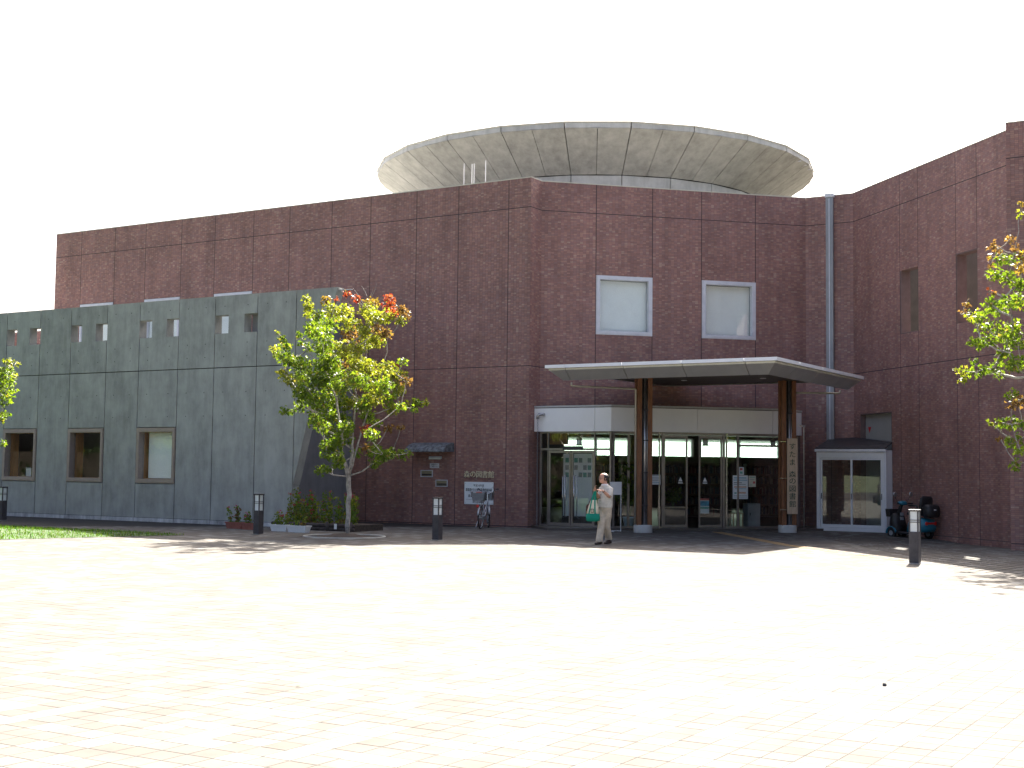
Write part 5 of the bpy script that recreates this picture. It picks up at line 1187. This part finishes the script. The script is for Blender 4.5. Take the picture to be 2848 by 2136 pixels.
obj('basket_cloth', MB().lathe(B(-.18, -.01, 1.02), [(.05, 0), (.1, .02), (.07, .05), (.02, .06)], 10), M_pred, bs)
basket('front_basket', Hb(.22, .0, .80), sd_, hd_, .30, .38, .2, .27, .25)
obj('rear_carrier', MB().tube([B(-.3, -.06, .78), B(.25, -.06, .78)], .008, 6).tube([B(-.3, .06, .78), B(.25, .06, .78)], .008, 6).tube([B(-.2, -.06, .78), B(0, -.07, WR_)], .006, 6).tube([B(-.2, .06, .78), B(0, .07, WR_)], .006, 6).tube([B(-.3, -.06, .78), B(-.3, .06, .78)], .008, 6), M_steel, bike)
obj('rear_reflector', MB().lathe(B(-.30, -.02, .66), [(.038, 0), (.045, .01), (.03, .03)], 12, axis=-hd_), M_red, bike)
obj('kick_stand', MB().tube([B(0, -.05, WR_), B(-.12, -.12, .012), B(-.14, .12, .012), B(0, .05, WR_)], .008, 6), M_chrome, bike)
cr_ = obj('crank', MB().tube([bb - sd_ * .09, bb + sd_ * .09], .015, 8).tube([bb + sd_ * .08, bb + sd_ * .08 + Zv * -.12 + hd_ * .1], .01, 6).tube([bb - sd_ * .08, bb - sd_ * .08 + Zv * .12 - hd_ * .1], .01, 6), M_steel, bike)
for q in (bb + sd_ * .12 + Zv * -.12 + hd_ * .1, bb - sd_ * .12 + Zv * .12 - hd_ * .1): obj('pedal', MB().tube([q - sd_ * .05, q + sd_ * .05], .022, 6), M_black, cr_)
obj('chain_guard', MB().tube([bb + sd_ * .05 + Zv * .06, B(.02, .055, WR_ + .04)], .03, 8), M_silver, bike, True)

# ================================================================== MOBILITY SCOOTER beside the porch
sr = ground(2566, 1503); sg = gz(sr.x, sr.y); sr = Vector((sr.x, sr.y, 0)); sh = az(R(-31)); ss = Vector((sh.y, -sh.x, 0))
sco = thing('mobility_scooter', Vector((sr.x, sr.y, sg)), 'dark teal mobility scooter with black seat parked against the right wing', 'scooter')
def S_(a, s, z): return sr + sh * a + ss * s + Zv * (z + sg)
def sblock(name, secs, mat, parent=sco, smooth=True):
    """lofted rounded box: sections of (along, half width, z0, z1)"""
    rg = []
    for a, w_, z0, z1 in secs:
        c = .22; rg.append([S_(a, s * w_, z0 + (z1 - z0) * v) for s, v in ((-1, c), (-1, 1 - c), (-1 + c, 1), (1 - c, 1), (1, 1 - c), (1, c), (1 - c, 0), (-1 + c, 0))])
    return obj(name, MB().rings(rg), mat, parent, smooth, bevel=0)
for a, s, r_ in ((0, -.25, .15), (0, .25, .15), (.92, -.20, .14), (.92, .20, .14)):
    w_ = obj('wheel', MB().lathe(S_(a, s - .04, r_), [(r_ * .55, 0), (r_ * .9, .0), (r_, .02), (r_, .07), (r_ * .9, .09), (r_ * .55, .09)], 20, axis=ss), M_rub, sco, True); obj('rim', MB().lathe(S_(a, s - .046, r_), [(r_ * .5, 0), (r_ * .52, .10), (.02, .102)], 16, axis=ss), M_grey, w_)
sblock('rear_body', [(-.30, .20, .26, .50), (-.22, .28, .20, .56), (.12, .29, .20, .60), (.30, .24, .18, .50), (.36, .22, .16, .26)], M_teal)
sblock('floor_deck', [(.25, .25, .13, .19), (.55, .26, .12, .18), (.80, .24, .13, .20)], M_black)
sblock('front_body', [(.74, .20, .14, .40), (.84, .23, .16, .70), (.98, .20, .22, .66), (1.08, .12, .28, .48)], M_black)
for s in (-.22, .22): sblock('front_fender', [(.76, .06, .16, .26), (.84, .07, .27, .34), (.98, .07, .27, .34), (1.08, .05, .18, .26)], M_teal); break
for s in (-1, 1):
    rg = [[S_(.92 + (r_) * math.cos(t_), s * .20 + q, .14 + r_ * math.sin(t_)) for r_, q in ((.16, -.055), (.16, .055), (.185, .055), (.185, -.055))] for t_ in [R(-5 + 20 * k) for k in range(10)]]
    obj('front_fender', MB().rings(rg), M_teal, sco, True)
obj('tiller', MB().tube([S_(.90, 0, .55), S_(.78, 0, .86), S_(.72, 0, .95)], [.06, .05, .04], 10), M_black, sco, True)
sblock('console', [(.62, .10, .92, .99), (.70, .15, .93, 1.03), (.78, .13, .93, 1.02)], M_teal)
obj('handlebar', MB().tube([S_(.60, -.30, .96), S_(.70, -.2, .97), S_(.72, 0, .97), S_(.70, .2, .97), S_(.60, .30, .96)], .014, 8), M_black, sco, True)
for s in (-.30, .30):
    m_ = obj('mirror', MB().lathe(S_(.70, s * 1.05, 1.22), [(.02, 0), (.07, .008), (.072, .018), (.05, .03)], 16, axis=-sh), M_steel, sco, True); obj('mirror_stalk', MB().tube([S_(.72, s * .6, .98), S_(.71, s * 1.0, 1.17)], .006, 5), M_black, m_)
sblock('seat_cushion', [(-.10, .21, .66, .74), (-.02, .25, .64, .76), (.25, .25, .64, .76), (.36, .22, .65, .74)], M_black)
obj('seat_post', MB().tube([S_(.12, 0, .56), S_(.12, 0, .66)], .06, 10), M_steel, sco)
rg = []
for k, (z, w_, d_) in enumerate(((.72, .20, .05), (.82, .25, .06), (1.0, .26, .06), (1.12, .24, .05), (1.18, .16, .03))):
    rg.append([S_(-.10 - .12 * (z - .72) + d_ * math.cos(t_), w_ * math.sin(t_), z) for t_ in [2 * PI * q / 14 for q in range(14)]])
obj('seat_back', MB().rings(rg), M_black, sco, True)
for s in (-.29, .29): obj('armrest', MB().tube([S_(-.10, s, .78), S_(-.06, s, .92), S_(.22, s, .93)], .028, 8), M_black, sco, True)
bx_ = sblock('rear_bag', [(-.44, .20, .62, .92), (-.36, .23, .60, .96), (-.22, .23, .60, .96), (-.17, .20, .62, .94)], M_black)
obj('bag_label', MB().hexa([S_(-.452, s, z) for s, z in ((-.04, .80), (.04, .80))] + [S_(-.440, s, z) for s, z in ((.04, .80), (-.04, .80))] + [S_(-.452, s, z) for s, z in ((-.04, .83), (.04, .83))] + [S_(-.440, s, z) for s, z in ((.04, .83), (-.04, .83))]), M_wplast, bx_)
for s in (-.17, .17): sblock('tail_light', [], M_red) if False else obj('tail_light', MB().lathe(S_(-.285, s, .44), [(.05, 0), (.055, .012), (.04, .03)], 12, axis=-sh), M_red, sco)
obj('light_bar', MB().hexa([S_(a, s, z) for z in (.42, .47) for a, s in ((-.315, -.14), (-.315, .20), (-.28, .20), (-.28, -.14))]), M_red, sco)
for z in (.50, .62): obj('front_label', MB().hexa([S_(a, s, zz) for zz, a in ((z, .735), (z, .722), ) for s in (-.06, .06)] [:2] + [S_(.715, .06, z), S_(.715, -.06, z)] + [S_(.755, -.06, z + .09), S_(.755, .06, z + .09), S_(.735, .06, z + .09), S_(.735, -.06, z + .09)]), M_grey, sco)
mb = MB(); c = S_(1.02, 0, .62)
obj('front_basket', sblock('basket', [], M_black).data if False else MB().rings([[S_(1.02 + a, s, z) for a, s in ((-.02, -.16), (.18, -.16), (.18, .16), (-.02, .16))] for z in (.60, .80)]).v and MB().rings([[S_(1.0 + a * k, s * k, z) for a, s in ((.02, -.16), (.2, -.16), (.2, .16), (.02, .16))] for z, k in ((.58, .9), (.80, 1.0))]), M_black, sco)

# ================================================================== WALKING MAN
mp_ = ground(1680, 1513.5); M0 = Vector((mp_.x, mp_.y, 0))
man = thing('person', M0, 'man in pale vest and beige trousers walking out with one hand raised', 'person')
Fd = Vector((-.80, -.60, 0)).normalized(); Ld = Vector((.60, -.80, 0)).normalized()
def U(x, y, z): return M0 + Vector((x, y, z))
def ell(c, ax, ay, n=16): return [c + ax * math.cos(2 * PI * k / n) + ay * math.sin(2 * PI * k / n) for k in range(n)]
def remesh(name, mb, mat, parent, voxel, smooth=8, at=None):
    me = bpy.data.meshes.new(name); me.from_pydata(mb.v, [], mb.f); fixn(me)
    o = bpy.data.objects.new(name, me); COL.objects.link(o); r_ = o.modifiers.new('r', 'REMESH'); r_.mode = 'VOXEL'; r_.voxel_size = voxel
    s_ = o.modifiers.new('s', 'SMOOTH'); s_.iterations = smooth; s_.factor = .5
    dg = bpy.context.evaluated_depsgraph_get(); dg.update(); m2 = bpy.data.meshes.new_from_object(o.evaluated_get(dg)); bpy.data.objects.remove(o)
    return put(name, m2, mat, parent, True, at)
hips = U(.012, .0, .86); chest = U(.035, .0, 1.15); neck = U(.005, -.01, 1.375)
def torso(g):
    return [ell(U(.012, 0, .80), Ld * (.165 + g), Fd * (.115 + g)), ell(U(.012, 0, .90), Ld * (.168 + g), Fd * (.125 + g)), ell(U(.02, 0, 1.0), Ld * (.165 + g), Fd * (.128 + g)), ell(U(.03, 0, 1.12), Ld * (.182 + g), Fd * (.125 + g)), ell(U(.035, 0, 1.22), Ld * (.178 + g), Fd * (.115 + g)), ell(U(.032, 0, 1.285), Ld * (.158 + g), Fd * (.10 + g)), ell(U(.026, -.003, 1.33), Ld * (.12 + g), Fd * (.08 + g)), ell(U(.018, -.005, 1.362), Ld * (.085 + g), Fd * (.065 + g)), ell(U(.012, -.008, 1.39), Ld * (.06 + g * .5), Fd * (.055 + g * .5))]
shL = U(.032, 0, 1.262) + Ld * .172; shR = U(.032, 0, 1.262) - Ld * .165
elL = U(.095, -.235, 1.10); wrL = U(-.055, -.34, 1.235); elR = U(-.115, .0, 1.06); wrR = U(-.205, -.17, 1.20)
kneeF = U(-.075, -.13, .465); ankF = U(-.125, -.20, .085); kneeB = U(.06, .0, .44); ankB = U(.12, .16, .12)
hipF = U(.0, -.0, .84) + Ld * -.085; hipB = U(.02, .0, .84) + Ld * .085
# which leg leads: his right one, nearer the camera's left
body = MB().rings(torso(-.02))
body.tube([U(.01, -.01, 1.34), U(-.005, -.012, 1.46)], [.062, .058], 12)
for a, k, n_ in ((hipF, kneeF, ankF), (hipB, kneeB, ankB)): body.tube([a, a.lerp(k, .5), k, k.lerp(n_, .35), n_], [.085, .07, .055, .055, .036], 12)
for a, e_, w_ in ((shL, elL, wrL), (shR, elR, wrR)): body.tube([a, a.lerp(e_, .5), e_, e_.lerp(w_, .3), w_], [.052, .047, .040, .041, .028], 12)
# head: sections up the skull, front, back and half-width at each height
HF = Vector((-.93, -.37, 0)).normalized(); HS = Vector((.37, -.93, 0)).normalized(); hc = U(-.022, -.015, 0)
secs = [(1.405, .050, .035, .040), (1.420, .082, .045, .052), (1.445, .092, .060, .062), (1.475, .092, .078, .068), (1.505, .090, .092, .072), (1.535, .090, .100, .075), (1.565, .090, .102, .076), (1.595, .080, .096, .070), (1.62, .058, .075, .054), (1.638, .025, .035, .025)]
def hring(z, f_, b_, w_, g=0): return [hc + Zv * z + HF * ((f_ * 1.08 + g) if math.cos(t_) > 0 else (b_ * 1.08 + g)) * math.cos(t_) + HS * (w_ * 1.1 + g) * math.sin(t_) for t_ in [2 * PI * k / 20 for k in range(20)]]
body.rings([hring(*q) for q in secs])
body.tube([hc + Zv * 1.525 + HF * .085, hc + Zv * 1.490 + HF * .112, hc + Zv * 1.483 + HF * .088], [.009, .015, .010], 8)     # nose
body.tube([hc + Zv * 1.535 + HF * .083 + HS * .045, hc + Zv * 1.54 + HF * .092, hc + Zv * 1.535 + HF * .083 - HS * .045], .010, 6)     # brow
body.tube([hc + Zv * 1.452 + HF * .088 + HS * .02, hc + Zv * 1.455 + HF * .097, hc + Zv * 1.452 + HF * .088 - HS * .02], .008, 6)      # lips
for sg_ in (-1, 1): body.tube([hc + Zv * 1.48 + HS * sg_ * .07 + HF * .0, hc + Zv * 1.51 + HS * sg_ * .083 - HF * .01, hc + Zv * 1.54 + HS * sg_ * .078 - HF * .012], [.010, .016, .012], 8)    # ears
def hand(mb, wr, dr, pn, side, curl):
    """palm plus five unequal bent fingers; dr points to the fingertips, pn out of the palm's back, side to the thumb"""
    dr, pn, side = dr.normalized(), pn.normalized(), side.normalized()
    mb.rings([ell(wr + dr * a, side * w_, pn * t_, 12) for a, w_, t_ in ((-.02, .026, .022), (.02, .034, .018), (.06, .041, .015), (.088, .038, .013))])
    for k, (o_, L) in enumerate(((.030, .070), (.010, .080), (-.011, .075), (-.031, .058))):
        b = wr + dr * .080 + side * o_; p1 = b + dr * L * .42 - pn * curl * L * .15; p2 = p1 + dr * L * .3 - pn * curl * L * .35; p3 = p2 + dr * L * .22 - pn * curl * L * .5
        mb.tube([b - dr * .02, b, p1, p2, p3], [.010, .0098, .009, .0082, .006], 8)
    b = wr + dr * .022 + side * .030; mb.tube([b - side * .01, b + side * .022 + dr * .022, b + side * .032 + dr * .05 - pn * .01, b + side * .034 + dr * .068 - pn * .014], [.013, .0115, .010, .007], 8)
hand(body, wrL, Vector((-.95, -.1, .25)), Vector((.1, -.3, .95)), Vector((-.2, -.9, -.3)), .25)
hand(body, wrR, Vector((-.5, -.6, .5)), Vector((-.6, .2, -.6)), Vector((.3, -.6, .6)), 1.3)
remesh('body', body, M_skin, man, .0065, 4)
# trousers, vest, shirt sleeves
tr = MB().rings([ell(U(.012, 0, .985), Ld * .178, Fd * .14), ell(U(.012, 0, .90), Ld * .182, Fd * .14), ell(U(.010, 0, .80), Ld * .175, Fd * .13), ell(U(.008, 0, .74), Ld * .15, Fd * .11)])
for a, k, n_ in ((hipF, kneeF, ankF), (hipB, kneeB, ankB)):
    tr.tube([a + Zv * .05, a.lerp(k, .5), k + Zv * .03, k - Zv * .05, k.lerp(n_, .55), n_ + Zv * .03, n_ - Zv * .025], [.105, .102, .088, .084, .082, .082, .084], 14)
remesh('trousers', tr, M_trous, man, .012, 6)
vt = MB().rings(torso(.022)[1:-1]); vt.rings([ell(U(.015, 0, .84), Ld * .20, Fd * .155), ell(U(.02, 0, 1.0), Ld * .195, Fd * .155)])
for a, e_ in ((shL, elL), (shR, elR)): vt.tube([U(.03, 0, 1.27), a, a.lerp(e_, .5), a.lerp(e_, .98)], [.06, .068, .066, .066], 14)
vest = remesh('vest', vt, M_shirt, man, .012, 6)
col_ = MB().rings([ell(neck - Zv * .03, Ld * .095, Fd * .09), ell(neck + Zv * .018 - Fd * .012, Ld * .074, Fd * .070), ell(neck + Zv * .018 - Fd * .012, Ld * .066, Fd * .060), ell(neck - Zv * .03, Ld * .08, Fd * .07)]); obj('collar', col_, M_tee, man, True)
for z in (.93, 1.0, 1.07, 1.14, 1.21): obj('button', MB().lathe(U(.02, 0, z) + Fd * (.150 if z < 1.05 else .148), [(.009, 0), (.007, .012)], 8, axis=Fd), M_dark, vest)
obj('pocket', MB().hexa([U(.02, 0, z) + Fd * d_ + Ld * l_ for z in (.90, 1.0) for d_, l_ in ((.10, .155), (.135, .08), (.142, .085), (.107, .162))]), M_shirt, vest)
obj('belt', MB().rings([ell(U(.012, 0, z), Ld * .183, Fd * .145, 24) for z in (.838, .872)]), M_shoe, man, True)
for n_, dr in ((ankF, Vector((-.62, -.78, 0))), (ankB, Vector((-.55, -.6, 0)))):
    dr = dr.normalized(); q = Vector((-dr.y, dr.x, 0)); z0 = .0 if n_ is ankF else .0; b = Vector((n_.x, n_.y, 0))
    obj('shoe', MB().rings([ell(b + dr * a + Zv * (z + h_ / 2), q * w_, Zv * h_ / 2, 12) for a, w_, z, h_ in ((-.085, .028, .012, .05), (-.06, .04, .002, .085), (.0, .045, .001, .10), (.07, .048, .001, .075), (.13, .044, .002, .055), (.165, .022, .008, .03))]), M_shoe, man, True)
# hair: a fringe round the back and sides of a bald crown
hr = []
for z, g in ((1.47, .004), (1.50, .009), (1.53, .012), (1.56, .013), (1.585, .011), (1.60, .006)):
    q = min(secs, key=lambda s_: abs(s_[0] - z)); q = (q[0], q[1] * 1.08, q[2] * 1.08, q[3] * 1.1); r0_, r1_ = [], []
    for k in range(17):
        t_ = R(75) + R(210) * k / 16; cc = math.cos(t_); f_, b_, w_ = q[1:]
        base_ = lambda gg: hc + Zv * z + HF * ((f_ + gg) if cc > 0 else (b_ + gg)) * cc + HS * (w_ + gg) * math.sin(t_)
        r0_.append(base_(g)); r1_.append(base_(-.012))
    hr.append(r0_ + r1_[::-1])
obj('hair', MB().rings(hr), M_hair, man, True)
gl_ = MB()
for sg_ in (-1, 1): gl_.torus(hc + Zv * 1.515 + HF * .102 + HS * sg_ * .033, HF, .024, .0025, 16, 5); gl_.tube([hc + Zv * 1.52 + HF * .10 + HS * sg_ * .057, hc + Zv * 1.52 - HF * .0 + HS * sg_ * .082], .0025, 5)
obj('glasses', gl_, M_dark, man)
obj('watch', MB().torus(wrL + (elL - wrL).normalized() * .02, (elL - wrL), .031, .007, 16, 6), M_dark, man, True)
# tote bag hanging from his right hand
tb = U(-.275, -.215, .53); bx2 = Vector((.93, -.37, 0)); by2 = Vector((.37, .93, 0))
bag = thing('tote_bag', tb, 'cream canvas tote bag with green base and straps carried by the man', 'bag')
def bsec(z, w_, d_, x=0): return [tb + bx2 * (x + sx * w_) + by2 * (sy * d_) + Zv * z for sx, sy in ((-1, -.6), (-.6, -1), (.6, -1), (1, -.6), (1, .6), (.6, 1), (-.6, 1), (-1, .6))]
obj('bag_base', MB().rings([bsec(0, .11, .05), bsec(.012, .145, .07), bsec(.08, .158, .075), bsec(.178, .148, .068)]), M_bagg, bag, True)
obj('bag_body', MB().rings([bsec(.179, .147, .066), bsec(.30, .118, .052, .005), bsec(.44, .078, .035, .012), bsec(.49, .066, .028, .015)]), M_bagc, bag, True)
hp = wrR + Vector((-.02, -.03, .03)); 
for yy in (-1, 1):
    for sx in (-1, 1):
        q0 = tb + bx2 * (sx * .075) + by2 * yy * .07 + Zv * .17; q1 = tb + bx2 * (.005 + sx * .058) + by2 * yy * .056 + Zv * .30; q2 = tb + bx2 * (.014 + sx * .04) + by2 * yy * .034 + Zv * .47
        wv = bx2 * .016
        obj('strap', MB().rings([[p - wv, p + wv, p + wv + by2 * .005, p - wv + by2 * .005] for p in (q0, q1, q2, hp + bx2 * sx * .012 + by2 * yy * .012)]), M_bagg, bag)
ec = tb + bx2 * .005 + Zv * .245 + by2 * -.064
fe = Fr(Vector((ec.x, ec.y, 0)), bx2, -by2); obj('emblem', slab(MB(), fe, -.036, .036, ec.z - .044, ec.z + .044, -.004, .004, [(-.025, .025, ec.z - .032, ec.z + .032)]), M_green, bag)
# second, dark bag behind it
tb2 = U(-.33, .02, .62); b2 = thing('shoulder_bag', tb2, 'dark brown bag hanging behind the tote on the man\'s far side', 'bag')
obj('bag_body', MB().rings([[tb2 + bx2 * (sx * w_) + by2 * (sy * .05) + Zv * z for sx, sy in ((-1, -1), (1, -1), (1, 1), (-1, 1))] for z, w_ in ((0, .07), (.05, .085), (.25, .08), (.29, .06))]), M_bagd, b2, True)
obj('strap', MB().tube([tb2 + Zv * .27 - bx2 * .05, wrR + Vector((-.03, .03, .0)), tb2 + Zv * .27 + bx2 * .05], .009, 6), M_bagd, b2)
